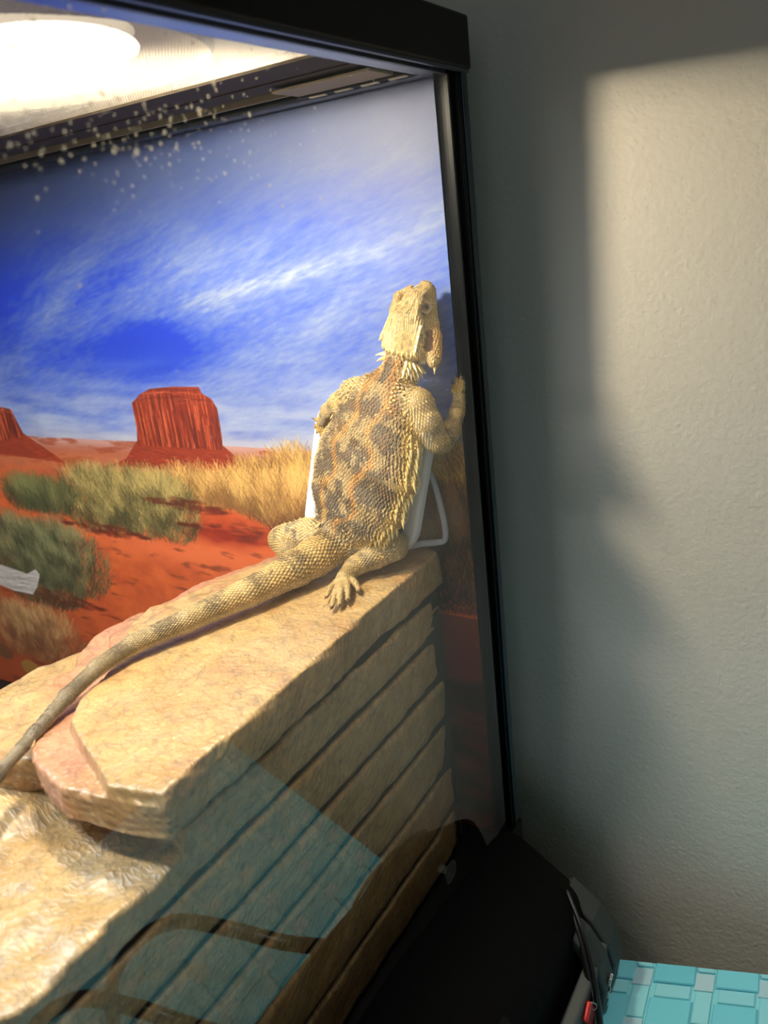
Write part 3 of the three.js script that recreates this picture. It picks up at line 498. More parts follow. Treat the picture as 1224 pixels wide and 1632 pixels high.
  const toe = (pts) => { const c = pts.map((a) => ({ p: V(a[0], lift(a[1]), a[2]), r: a[3] * 0.86 })); for (let i = 0; i < c.length - 1; i++) cone(c[i].p, c[i + 1].p, c[i].r, c[i + 1].r, 0.0012); const e = c[c.length - 1].p; const way = e.clone().sub(c[c.length - 2].p); if (e.y < -0.2) { way.y = 0.0006; e.y += 0.0004; } claws.push([e, way.normalize()]); };
  limb([[-0.080, -0.204, 0.058, 0.0115], [-0.064, -0.205, 0.0535, 0.0112], [-0.048, -0.2085, 0.053, 0.0095]]);                 // right thigh
  limb([[-0.047, -0.2105, 0.0545, 0.0092], [-0.057, -0.2145, 0.066, 0.0082], [-0.0665, -0.218, 0.0775, 0.0062]], 0.003);          // right shin
  limb([[-0.0665, -0.2185, 0.078, 0.0060], [-0.0655, -0.2205, 0.092, 0.0052]], 0.003);                                           // foot
  toe([[-0.0665, -0.2215, 0.093, 0.0031], [-0.0600, -0.2208, 0.110, 0.0025], [-0.0535, -0.2240, 0.125, 0.0017]]);
  toe([[-0.0645, -0.2212, 0.094, 0.0030], [-0.0570, -0.2202, 0.108, 0.0024], [-0.0505, -0.2240, 0.1205, 0.0017]]);
  toe([[-0.0625, -0.2210, 0.093, 0.0029], [-0.0550, -0.2205, 0.1035, 0.0023], [-0.0495, -0.2240, 0.1125, 0.0017]]);
  toe([[-0.0615, -0.2210, 0.090, 0.0028], [-0.0545, -0.2215, 0.0945, 0.0023], [-0.0500, -0.2240, 0.0985, 0.0017]]);
  toe([[-0.0690, -0.2215, 0.091, 0.0028], [-0.0685, -0.2222, 0.104, 0.0022], [-0.0655, -0.2240, 0.1135, 0.0016]]);
  limb([[-0.100, -0.205, 0.0575, 0.0115], [-0.120, -0.206, 0.056, 0.0108], [-0.1395, -0.2095, 0.061, 0.0095]]);                   // left thigh
  limb([[-0.141, -0.2115, 0.0625, 0.009], [-0.128, -0.215, 0.0715, 0.0078], [-0.114, -0.219, 0.0805, 0.006]], 0.003);             // left shin
  limb([[-0.114, -0.2195, 0.081, 0.0055], [-0.117, -0.2213, 0.094, 0.005]], 0.003);
  for (const [dx, dz] of [[-0.012, 0.016], [-0.006, 0.021], [0.0, 0.02], [0.005, 0.016], [-0.017, 0.007]]) toe([[-0.1165 + dx * 0.2, -0.2215, 0.096 + dz * 0.1, 0.0025], [-0.1165 + dx * 0.7, -0.2222, 0.096 + dz * 0.65, 0.0021], [-0.1165 + dx, -0.2242, 0.096 + dz, 0.0015]]);
  limb([[-0.034, -0.108, 0.041, 0.0095], [-0.0215, -0.109, 0.0445, 0.0085], [-0.0155, -0.122, 0.045, 0.0078], [-0.0130, -0.1355, 0.0415, 0.0072]]);   // right upper arm
  limb([[-0.0118, -0.1375, 0.038, 0.0070], [-0.0098, -0.132, 0.026, 0.0060], [-0.0092, -0.122, 0.0155, 0.0046]], 0.003);
  limb([[-0.0092, -0.121, 0.0150, 0.0045], [-0.0090, -0.115, 0.0115, 0.0042]], 0.003);
  for (const [dx, dy, dz] of [[0.0035, 0.013, -0.001], [0.001, 0.0155, -0.002], [-0.0025, 0.0145, -0.0025], [-0.0055, 0.010, -0.002], [0.0045, 0.006, 0.004]]) toe([[-0.0090 + dx * 0.4, -0.115, 0.0112, 0.0021], [-0.0090 + dx * 0.8, -0.115 + dy * 0.6, 0.0108 + dz * 0.5, 0.0017], [-0.0090 + dx, -0.115 + dy, 0.0102 + dz, 0.0012]]);
  limb([[-0.060, -0.101, 0.036, 0.0085], [-0.078, -0.1035, 0.0325, 0.0072], [-0.096, -0.1125, 0.028, 0.006]]);                    // left arm over the lounger
  limb([[-0.097, -0.113, 0.0275, 0.0058], [-0.110, -0.1205, 0.023, 0.0048], [-0.1190, -0.129, 0.0195, 0.004]], 0.003);
  for (const [dx, dy, dz] of [[-0.009, -0.006, -0.002], [-0.008, -0.011, -0.002], [-0.004, -0.014, -0.002], [0.001, -0.013, -0.0015], [-0.007, 0.001, -0.001]]) toe([[-0.1195 + dx * 0.2, -0.1295 + dy * 0.2, 0.019, 0.0019], [-0.1195 + dx * 0.7, -0.1295 + dy * 0.7, 0.019 + dz * 0.5, 0.0016], [-0.1195 + dx, -0.1295 + dy, 0.019 + dz, 0.0012]]);
  // head: l to the lizard's right, f to the snout, d to the crown; millimetres
  const HB = V(-0.0380, -0.0790, 0.0300), HS = V(-0.0240, -0.0360, 0.0190), hf = HS.clone().sub(HB).normalize(), HF = frameOf(hf, V(-0.46, 0.30, 0.84));
  const H = (l, f, d) => HB.clone().addScaledVector(HF.l, l / 1000).addScaledVector(hf, f / 1000).addScaledVector(HF.d, d / 1000);
  const hflat = (a, b, wa, wb, ha, hb, k = 0.003) => flat(H(...a), H(...b), wa / 1000, wb / 1000, ha / 1000, hb / 1000, HF.l, HF.d, k);
  hflat([0, 4, 1], [0, 22, 2.5], 20, 16.5, 10, 10.5); hflat([0, 22, 2.5], [0, 35, -0.3], 15.6, 10, 10, 8); hflat([0, 35, -0.3], [0, 44.5, -3.4], 9.4, 4.8, 7.6, 4.6);
  hflat([0, 5, -8.5], [0, 24, -8], 24, 16, 6, 6.2); hflat([0, 24, -8], [0, 43.5, -6.8], 15, 4.8, 6.2, 3.4, 0.002);           // jaws
  for (const s of [-1, 1]) {
    cone(H(s * 26.5, 1.5, -7), H(s * 17.5, 15, -6), 0.0036, 0.0062, 0.005);                                                        // jowl
    cone(H(s * 9.2, 42, 1.8), H(s * 13.2, 34, 7.2), 0.0014, 0.0026, 0.0024); cone(H(s * 13.2, 34, 7.2), H(s * 14.6, 25, 7.2), 0.0026, 0.0026, 0.0024);   // brow
    cone(H(s * 15.6, 22, 4.2), H(s * 20.5, 5, 2.5), 0.003, 0.0034, 0.003);                                                           // temple ridge
    cone(H(s * 7, 35, -4.8), H(s * 18, 12, -7.5), 0.0018, 0.0026, 0.002);                                                            // lip line
    cone(H(s * 6, -5.5, -1), H(s * (s < 0 ? 16.5 : 11.5), -5.5, -1.5), 0.006, 0.0042, 0.004);                                                             // throat fold
    cuts.push({ p: H(s * 16.0, 32.5, 1.6), r: 0.0046 }); for (const [l, f, r] of [[24.2, 10, 0.0028], [22.6, 14, 0.0026], [20.8, 18, 0.0022]]) cuts.push({ p: H(s * l, f, -2), r, ear: true });
  }
  const full = (x, y, z) => { const f = bound(x, y, z, 0.006); return f ? f(x, y, z) : 0.02; };
  const grad = (p) => { const e = 0.0004, f = bound(p.x, p.y, p.z, 0.006); if (!f) return V(0, 1, 0); return V(f(p.x + e, p.y, p.z) - f(p.x - e, p.y, p.z), f(p.x, p.y + e, p.z) - f(p.x, p.y - e, p.z), f(p.x, p.y, p.z + e) - f(p.x, p.y, p.z - e)).normalize(); };

  // ---- colours
  const cTan = hex(206, 172, 108), cPale = hex(226, 204, 148), cDark = hex(84, 72, 54), cGrey = hex(132, 116, 88), cOrange = hex(212, 146, 58), cYellow = hex(228, 184, 88), cBelly = hex(222, 210, 178), cTail = hex(140, 126, 100), cTailDark = hex(98, 84, 66), cEar = hex(120, 84, 56);
  // s along the trunk (0 hips, 1 neck), q across it (-1 left, 1 right)
  function trunkColour(c, s, q, p, j = 0) {
    const a = Math.abs(q), ph = s * 4.6, zig = 0.33 + 0.12 * Math.sin(ph * 6.283) + 0.07 * fbm3(p.x * 90, p.y * 90, p.z * 90, 2), n = N3(p.x * 260, p.y * 260, p.z * 260), m = fbm3(p.x * 75, p.y * 75, p.z * 75, 3);
    c.copy(cTan).lerp(cGrey, 0.42 + 0.25 * n);
    if (a < zig) { const k = smoothstep(Math.sin(ph * 6.283 + 0.6) * 0.45 + (s > 0.8 ? 0.9 : 0) + m * 2.0 - a * 0.8 + j * 1.3, -0.5, 0.35); c.lerp(cDark, k * 0.95); }
    else { const k = smoothstep(Math.cos(ph * 6.283 + a * 2.2) * 0.35 + m * 1.8 + 0.45 - Math.abs(a - 0.62) * 1.2 + j * 1.1, -0.35, 0.5); c.lerp(cDark, k * 0.88); }
    const line = Math.exp(-(((a - zig - 0.02 * j) / 0.05) ** 2)); c.lerp(cOrange, line * 0.7); c.lerp(cOrange, 0.22 * clamp(m * 1.8 + j * 0.3, 0, 1) * (s > 0.4 ? 1 : 0.4));
    c.lerp(cYellow, smoothstep(a, 0.84, 0.98) * 0.8);
    if (s > 0.66) c.lerp(cOrange, 0.6 * Math.exp(-(((a - 0.58) / 0.16) ** 2)) * smoothstep(s, 0.66, 0.75));
    return c;
  }
  const limbColour = (c, s, p) => { const m = fbm3(p.x * 90, p.y * 90, p.z * 90, 2), b = Math.sin(s * 11) * 0.4 + m; return c.copy(cTan).lerp(cPale, 0.2).lerp(cGrey, 0.2 + smoothstep(b, 0.0, 0.6) * 0.75); };
  const tailColour = (c, s, up, p) => { const m = fbm3(p.x * 80, p.y * 80, p.z * 80, 2), b = Math.sin(s * 62 + 0.6) + 0.9 * N3(p.x * 500, p.y * 500, p.z * 500); c.copy(cTan).lerp(cPale, 0.2).lerp(cTail, smoothstep(s, 0.1, 0.75)); c.lerp(cTailDark, smoothstep(b * 0.55 + m * 0.6, -0.2, 0.6) * (0.3 + 0.6 * smoothstep(up, 0.1, 0.8)) * 0.8); return c; };
  const headColour = (c, l, f, d, p) => { const m = N3(p.x * 420, p.y * 420, p.z * 420), w = 0.45 * Math.sin(Math.abs(l) * 1.15 + f * 0.16 + 0.9 * fbm3(p.x * 120, p.y * 120, p.z * 120, 2)) + 0.75 * N3(p.x * 330, p.y * 330, p.z * 330); c.copy(cPale).lerp(cTan, 0.75 + 0.25 * m).lerp(cGrey, smoothstep(w, 0.1, 0.7) * 0.75 * smoothstep(d, -4, 2) + 0.2 * smoothstep(m, 0.2, 0.8)).lerp(cOrange, 0.25 * smoothstep(-w, 0.3, 0.9)); if (d < 0 && Math.abs(l) > 9 && f < 24) c.lerp(cOrange, 0.4 * smoothstep(f, 2, 8) * smoothstep(-d, 2, 5)); return c; };

  // ---- body mesh: one continuous skin
  const skin = surfaceNets(bound, [-0.165, -0.246, 0.003], [-0.0025, -0.028, 0.388], 0.00085);
  const trunkAt = (p) => { let best = 1e9, s = 0, q = 0; for (let i = 0; i < ST.length - 1; i++) { const ab = ST[i + 1].p.clone().sub(ST[i].p), w = p.clone().sub(ST[i].p), k = clamp(w.dot(ab) / ab.lengthSq(), 0, 1), r = w.addScaledVector(ab, -k), dd = r.lengthSq(); if (dd < best) { best = dd; const f = frameOf(ab.clone().normalize(), UP); s = (i + k) / (ST.length - 1); q = r.dot(f.l) / lerp(ST[i].w, ST[i + 1].w, k); } } return [s, q, Math.sqrt(best)]; };
  const chainAt = (C, p) => { let best = 1e9, s = 0, L = 0; for (let i = 0; i < C.length - 1; i++) { const ab = C[i + 1].p.clone().sub(C[i].p), w = p.clone().sub(C[i].p), k = clamp(w.dot(ab) / ab.lengthSq(), 0, 1), dd = w.addScaledVector(ab, -k).length() - lerp(C[i].r, C[i + 1].r, k); if (dd < best) { best = dd; s = L + k * ab.length(); } L += ab.length(); } return [s / L, best]; };
  const headAt = (p) => { const w = p.clone().sub(HB).multiplyScalar(1000); return [w.dot(HF.l), w.dot(hf), w.dot(HF.d)]; };
  colourize(skin, (c, x, y, z, nx, ny, nz) => {
    const p = V(x, y, z), n = V(nx, ny, nz), [hl, hfw, hd] = headAt(p);
    for (const k of cuts) if (k.p.distanceTo(p) < k.r + 0.0006) return c.copy(k.ear ? cEar : cDark);
    if (hfw > -4 && hfw < 60 && Math.abs(hl) < 30) { headColour(c, hl, hfw, hd, p); return c.multiplyScalar(0.62); }
    const [ts, td] = chainAt(TAIL, p); let bl = 1; for (const L of limbs) bl = Math.min(bl, chainAt(L, p)[1]);
    const [s, q, r] = trunkAt(p), tr = r - 0.02;
    if (td < Math.min(bl, tr + 0.004) && z > 0.068) { tailColour(c, ts, ny, p); c.multiplyScalar(0.7); c.lerp(cBelly, smoothstep(-ny, 0.0, 0.6) * 0.6); return; }
    if (bl < 0.0022 && Math.abs(q) > 0.75 || s < 0.06) { limbColour(c, 0.5, p); c.multiplyScalar(0.7); return; }
    trunkColour(c, s, q, p); c.multiplyScalar(0.62); c.lerp(cBelly, smoothstep(-n.dot(UP), -0.05, 0.35));
  });
  part(t, 'body', skin, phys({ vertexColors: true, roughness: 0.62, sheen: 0.15 }));

  // ---- scales: thousands of small keeled plates seated in the skin
  const kite = (() => { // length along z (tip towards +z), keel up y
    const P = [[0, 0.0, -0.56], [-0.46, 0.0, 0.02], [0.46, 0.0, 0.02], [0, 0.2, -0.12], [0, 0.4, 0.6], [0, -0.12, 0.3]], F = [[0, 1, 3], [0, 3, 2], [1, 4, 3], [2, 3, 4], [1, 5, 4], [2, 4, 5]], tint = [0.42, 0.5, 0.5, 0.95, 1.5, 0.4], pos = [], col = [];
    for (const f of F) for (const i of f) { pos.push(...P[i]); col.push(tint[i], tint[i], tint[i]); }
    const g = new THREE.BufferGeometry(); g.setAttribute('position', new THREE.BufferAttribute(new Float32Array(pos), 3)); g.setAttribute('color', new THREE.BufferAttribute(new Float32Array(col), 3)); g.computeVertexNormals(); return g;
  })();
  const thorn = (() => { // a short cone leaning towards +z, pale at its tip
    const pos = [], colr = [], N = 6, ring = (r, y, dz) => Array.from({ length: N }, (_, i) => [Math.cos((i / N) * 6.2832) * r * 0.9, y, Math.sin((i / N) * 6.2832) * r + dz]);
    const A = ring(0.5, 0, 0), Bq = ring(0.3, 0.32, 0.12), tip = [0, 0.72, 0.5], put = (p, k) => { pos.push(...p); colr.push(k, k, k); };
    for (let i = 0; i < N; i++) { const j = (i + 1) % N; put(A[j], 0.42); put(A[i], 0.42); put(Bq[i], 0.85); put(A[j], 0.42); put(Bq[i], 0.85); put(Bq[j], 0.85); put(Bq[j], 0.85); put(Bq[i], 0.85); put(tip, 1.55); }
    const g = new THREE.BufferGeometry(); g.setAttribute('position', new THREE.BufferAttribute(new Float32Array(pos), 3)); g.setAttribute('color', new THREE.BufferAttribute(new Float32Array(colr), 3)); g.computeVertexNormals(); return g;
  })();
  const thorns = [];
  const scales = [], rnd = seeded(99), col = new THREE.Color(), m4 = new THREE.Matrix4();
  function seat(centre, dir, limit) { let s = 0; for (let i = 0; i < 60; i++) { const p = centre.clone().addScaledVector(dir, s), d = full(p.x, p.y, p.z); if (d > -0.00015) return s > limit ? null : p; s += Math.max(0.0003, -d * 0.8); } return null; }
  function addScale(p, n, tail, size, lift, colour, wide = 1, list = scales) {
    const z = tail.clone().addScaledVector(n, -tail.dot(n)).normalize(), x = n.clone().cross(z);
    const j = 0.88 + 0.24 * rnd();
    list.push([new THREE.Matrix4().makeBasis(x.multiplyScalar(size * wide * j), n.clone().multiplyScalar(size * lift * j), z.multiplyScalar(size * j)).setPosition(p.clone().addScaledVector(n, -0.00005)), colour.clone().multiplyScalar(0.76 + 0.48 * rnd())]);
  }
  { // trunk rows
    let L = 0, row = 0; const step = 0.00215, seg = ST.slice(1).map((b, i) => b.p.distanceTo(ST[i].p)), total = seg.reduce((a, b) => a + b, 0);
    for (let d = 0.004; d < total; d += step, row++) {
      let i = 0; L = d; while (i < seg.length - 1 && L > seg[i]) L -= seg[i++];
      const k = L / seg[i], c = ST[i].p.clone().lerp(ST[i + 1].p, k), T = ST[i + 1].p.clone().sub(ST[i].p).normalize(), f = frameOf(T, UP), w = lerp(ST[i].w, ST[i + 1].w, k), h = lerp(ST[i].h, ST[i + 1].h, k), s = (i + k) / (ST.length - 1);
      let acc = row % 2 ? 0.00112 : 0, prev = null;
      for (let a = -1.95; a <= 1.95; a += 0.012) {
        const e = V(Math.sin(a) * w, Math.cos(a) * h, 0); if (prev) acc += e.distanceTo(prev); prev = e; if (acc < 0.00225) continue; acc = 0;
        const dir = f.l.clone().multiplyScalar(e.x).addScaledVector(f.d, e.y).normalize(), p = seat(c.clone().addScaledVector(T, (rnd() - 0.5) * 0.0009), dir.addScaledVector(f.l, (rnd() - 0.5) * 0.02).normalize(), Math.max(w, h) * 1.35); if (!p) continue;
        const n = grad(p), q = Math.sin(a); if (Math.abs(a) > 1.75) { col.copy(cBelly); } else trunkColour(col, s, q, p, rnd() - 0.5);
        const side = smoothstep(Math.abs(q), 0.45, 0.95); addScale(p, n, T.clone().negate().addScaledVector(f.l, (rnd() - 0.5) * 0.7), 0.0020 * (1 + 0.22 * side), 0.55 + 0.5 * side * (Math.abs(a) < 1.3 ? 1 : 0), col, 0.95, thorns);
      }
    }
  }
  function alongChain(C, spacing, colour, lift, limit = 1.6) {
    const total = C.slice(1).reduce((a, b, i) => a + b.p.distanceTo(C[i].p), 0); let done = 0, row = 0;
    while (done < total) {
      let i = 0, L = done; while (i < C.length - 2 && L > C[i + 1].p.distanceTo(C[i].p)) L -= C[i + 1].p.distanceTo(C[i++].p);
      const k = L / C[i + 1].p.distanceTo(C[i].p), c = C[i].p.clone().lerp(C[i + 1].p, k), T = C[i + 1].p.clone().sub(C[i].p).normalize(), r = lerp(C[i].r, C[i + 1].r, k), f = frameOf(T, V(0.1, 0.9, 0.3)), sp = spacing(r), N = Math.max(6, Math.round((6.283 * r) / sp));
      for (let j = 0; j < N; j++) {
        const a = ((j + (row % 2) / 2) / N) * 6.2832, dir = f.l.clone().multiplyScalar(Math.sin(a)).addScaledVector(f.d, Math.cos(a)), p = seat(c, dir, r * limit); if (!p) continue;
        const n = grad(p); if (n.y < -0.75) continue; colour(col, done / total, Math.cos(a), p); if (n.y < -0.3) col.lerp(cBelly, 0.5); addScale(p, n, T, sp * 1.22, lift(done / total), col);
      }
      done += sp * 0.92; row++;
    }
  }
  alongChain(TAIL, (r) => clamp(r * 0.24, 0.0011, 0.0026), (c, s, up, p) => tailColour(c, s, up, p), (s) => lerp(1.25, 0.7, smoothstep(s, 0, 0.3)), 1.4);
  for (const L of limbs) alongChain(L, (r) => clamp(r * 0.25, 0.0011, 0.0022), (c, s, up, p) => limbColour(c, s, p), () => 0.9, 1.8);
  { let row = 0; for (let f = 0; f < 47; f += 1.3, row++) { const R = lerp(23, 6, clamp((f - 8) / 36, 0, 1)), N = Math.round((4.7 * R) / 1.5); for (let j = 0; j <= N; j++) {
    const a = -2.35 + (4.7 * (j + (row % 2) / 2)) / N, dir = HF.l.clone().multiplyScalar(Math.sin(a)).addScaledVector(HF.d, Math.cos(a) * 0.8).normalize(), p = seat(H(0, f, -2), dir, 0.03); if (!p) continue;
    const [l, , d] = headAt(p); if (cuts.some((k) => k.p.distanceTo(p) < k.r + 0.0006)) continue; headColour(col, l, f, d, p); addScale(p, grad(p), hf.clone().negate(), 0.0019, f < 14 ? 1.15 : 0.8, col, 0.95);
  } } }
  { // wherever the rows left skin bare (joints, hands, feet) small scales fill in
    const G = 0.0013, cell = new Map(), key = (x, y, z) => Math.floor(x / G) + 'a' + Math.floor(y / G) + 'a' + Math.floor(z / G), put = (p) => { const k = key(p.x, p.y, p.z); if (!cell.has(k)) cell.set(k, []); cell.get(k).push(p); };
    const near = (p) => { for (let i = -1; i < 2; i++) for (let j = -1; j < 2; j++) for (let k = -1; k < 2; k++) for (const q of cell.get(key(p.x + i * G, p.y + j * G, p.z + k * G)) ?? []) if (q.distanceToSquared(p) < G * G) return true; return false; };
    for (const list of [scales, thorns]) for (const [m] of list) put(V().setFromMatrixPosition(m));
    const P = skin.attributes.position, Q = skin.attributes.normal, C = skin.attributes.color;
    for (let i = 0; i < P.count; i += 3) {
      const p = V(P.getX(i), P.getY(i), P.getZ(i)).add(V(...t.userData.base)), n = V(Q.getX(i), Q.getY(i), Q.getZ(i)); if (n.z < -0.55 || n.y < -0.8 || near(p) || cuts.some((k) => k.p.distanceTo(p) < k.r + 0.0004)) continue;
      put(p); col.setRGB(C.getX(i), C.getY(i), C.getZ(i)).multiplyScalar(1.45); addScale(p, n, V(0.1, -0.6, 0.7), 0.00165, 0.65, col);
    }
  }
  const bm = new THREE.Matrix4().makeTranslation(-t.userData.base[0], -t.userData.base[1], -t.userData.base[2]);
  for (const [name, geo, list] of [['scales', kite, scales], ['back_scales', thorn, thorns]]) {
    const inst = new THREE.InstancedMesh(geo, std({ vertexColors: true, roughness: 0.5 }), list.length);
    list.forEach(([m, c], i) => { inst.setMatrixAt(i, m4.multiplyMatrices(bm, m)); inst.setColorAt(i, c); }); inst.name = name; inst.userData.kind = 'stuff'; shadows(inst); t.add(inst);
  }
  console.log('scales', scales.length, thorns.length, 'skin', skin.attributes.position.count);

  // ---- spines, each its own piece
  const hitsSolid = (p) => solids.some((s) => p.x > s.lo[0] && p.x < s.hi[0] && p.y > s.lo[1] && p.y < s.hi[1] && p.z > s.lo[2] && p.z < s.hi[2] && s.f(p.x, p.y, p.z) < 0.0018);
  const sg = new THREE.ConeGeometry(1, 1, 7, 3); sg.translate(0, 0.5, 0); { const p = sg.attributes.position; for (let i = 0; i < p.count; i++) { const y = p.getY(i); p.setZ(i, p.getZ(i) + 0.9 * y * y); } sg.computeVertexNormals(); }
  const spineMats = [std({ color: hex(236, 212, 140), roughness: 0.5 }), std({ color: hex(222, 192, 118), roughness: 0.5 }), std({ color: hex(236, 226, 190), roughness: 0.5 })];
  function spine(p, dir, tail, len, rad, m = 0) {
    if (hitsSolid(p) || hitsSolid(p.clone().addScaledVector(dir.clone().normalize(), len))) return;
    const y = dir.clone().normalize(), z = tail.clone().addScaledVector(y, -tail.dot(y)).normalize(), x = y.clone().cross(z), o = shadows(new THREE.Mesh(sg, spineMats[m]));
    o.name = 'spine'; o.applyMatrix4(new THREE.Matrix4().makeBasis(x, y, z).scale(V(rad, len, rad)).setPosition(p.clone().addScaledVector(y, -0.0004).sub(V(...t.userData.base)))); t.add(o);
  }
  const segs = ST.slice(1).map((b, i) => b.p.distanceTo(ST[i].p)), total = segs.reduce((a, b) => a + b, 0);
  for (const side of [1, -1]) for (const [ang, off, len] of [[1.52, 0, 0.0066], [1.27, 0.5, 0.0052]]) for (let i = 0; i < 22; i++) {
    const d = 0.02 + (i + off) * 0.0038; let j = 0, L = d; while (j < segs.length - 1 && L > segs[j]) L -= segs[j++];
    const k = L / segs[j], c = ST[j].p.clone().lerp(ST[j + 1].p, k), T = ST[j + 1].p.clone().sub(ST[j].p).normalize(), f = frameOf(T, UP), w = lerp(ST[j].w, ST[j + 1].w, k), h = lerp(ST[j].h, ST[j + 1].h, k);
    const dir = f.l.clone().multiplyScalar(Math.sin(ang) * w * side).addScaledVector(f.d, Math.cos(ang) * h).normalize(), p = seat(c, dir, w * 1.2); if (!p) continue;
    const grow = 0.6 + 0.4 * Math.sin(Math.min(1, i / 8) * 1.57); spine(p, dir.clone().multiplyScalar(0.9).addScaledVector(T, -0.75), T.clone().negate(), len * grow * 1.05, 0.0015, i % 3 === 0 ? 1 : 0);
  }
  for (const s of [-1, 1]) {
    for (let i = 0; i < 7; i++) { const a = i / 6, o = H(s * 12, 4, -6), p = seat(o, H(s * (27 - 7 * a), -1 - 6 * a, -8 + 5 * a).sub(o).normalize(), 0.03); if (p) spine(p, HF.l.clone().multiplyScalar(s * (0.8 - 0.6 * a)).addScaledVector(hf, -1), hf.clone().negate(), 0.0046, 0.0013, i % 2 ? 2 : 0); }   // back of the jaw
    for (let i = 0; i < 6; i++) { const o = H(s * 8, 5 + 3 * i, 2), p = seat(o, HF.l.clone().multiplyScalar(s).addScaledVector(HF.d, 0.25).normalize(), 0.03); if (p) spine(p, HF.l.clone().multiplyScalar(s).addScaledVector(hf, -0.75).addScaledVector(HF.d, 0.45), hf.clone().negate(), 0.0042, 0.0015, i % 2 ? 2 : 0); }      // over the ear
    for (let i = 0; i < 18; i++) {                                                                                                    // neck ruff
      const row = i % 3, a = Math.floor(i / 3) / 5, c = H(s * 5, -4.5 - 2.4 * row, -1), dir = HF.l.clone().multiplyScalar(s).addScaledVector(HF.d, 0.55 - 1.2 * a).normalize(), p = seat(c, dir, 0.03); if (!p) continue;
      spine(p, dir.clone().addScaledVector(hf, -0.2 - 0.25 * row), hf.clone().negate(), (s < 0 ? 0.0098 : 0.0088) - 0.001 * row, 0.0017, i % 2 ? 1 : 2);
    }
  }
  for (let i = 0; i < 11; i++) { const l = -17.5 + 3.5 * i, p = seat(H(l * 0.8, 4, 0), HF.d.clone().addScaledVector(HF.l, l * 0.05).addScaledVector(hf, -0.35).normalize(), 0.03); if (p) spine(p, HF.d.clone().multiplyScalar(0.5).addScaledVector(hf, -0.9).addScaledVector(HF.l, l * 0.05), hf.clone().negate(), 0.0032, 0.0013, i % 2 ? 1 : 0); }
  for (const [C, lo, hi] of [[limbs[0], 0.1, 0.95], [limbs[3], 0.1, 0.95]]) for (let i = 0; i < 9; i++) { const k = lerp(lo, hi, i / 8) * (C.length - 1), j = Math.min(C.length - 2, Math.floor(k)), c = C[j].p.clone().lerp(C[j + 1].p, k - j), p = seat(c, V(0, 0.95, -0.25).normalize(), 0.02); if (p) spine(p, V(C === limbs[0] ? 0.5 : -0.5, 0.9, -0.1), V(0, 0, 1), 0.0026, 0.0009, 1); }
  // claws and eyes
  const cg = new THREE.ConeGeometry(0.0009, 0.0042, 7, 3); cg.translate(0, 0.0018, 0); { const p = cg.attributes.position; for (let i = 0; i < p.count; i++) p.setZ(i, p.getZ(i) + p.getY(i) ** 2 * 90); cg.computeVertexNormals(); }
  const clawMat = std({ color: hex(92, 76, 58), roughness: 0.4 });
  for (const [p, d] of claws) { if (p.y > -0.2 && (hitsSolid(p) || hitsSolid(p.clone().addScaledVector(d, 0.004)))) continue; const o = shadows(new THREE.Mesh(cg, clawMat)); o.name = 'claw'; o.position.copy(p).addScaledVector(d, 0.0006).sub(V(...t.userData.base)); o.quaternion.setFromUnitVectors(V(0, 1, 0), d); t.add(o); }
  for (const s of [-1, 1]) {
    const c = H(s * 12.8, 32.5, 1.7), out = HF.l.clone().multiplyScalar(s).addScaledVector(HF.d, 0.35).addScaledVector(hf, 0.12).normalize(), turn = new THREE.Quaternion().setFromUnitVectors(V(0, 0, 1), out);
    const place = (g) => g.applyQuaternion(turn).translate(c.x, c.y, c.z);
    const eye = part(t, 'eye', place(new THREE.SphereGeometry(0.0035, 24, 16)), phys({ color: hex(150, 112, 66), roughness: 0.12, clearcoat: 1 }));
    part(eye, 'pupil', place(new THREE.SphereGeometry(0.0016, 16, 12).scale(1, 1, 0.5).translate(0, 0, 0.0029)), phys({ color: hex(16, 12, 10), roughness: 0.08, clearcoat: 1 }));
    part(eye, 'eyelid', place(new THREE.TorusGeometry(0.0032, 0.0011, 10, 28).translate(0, 0, 0.0011)), std({ color: hex(196, 172, 134), roughness: 0.6 }));
  }
}

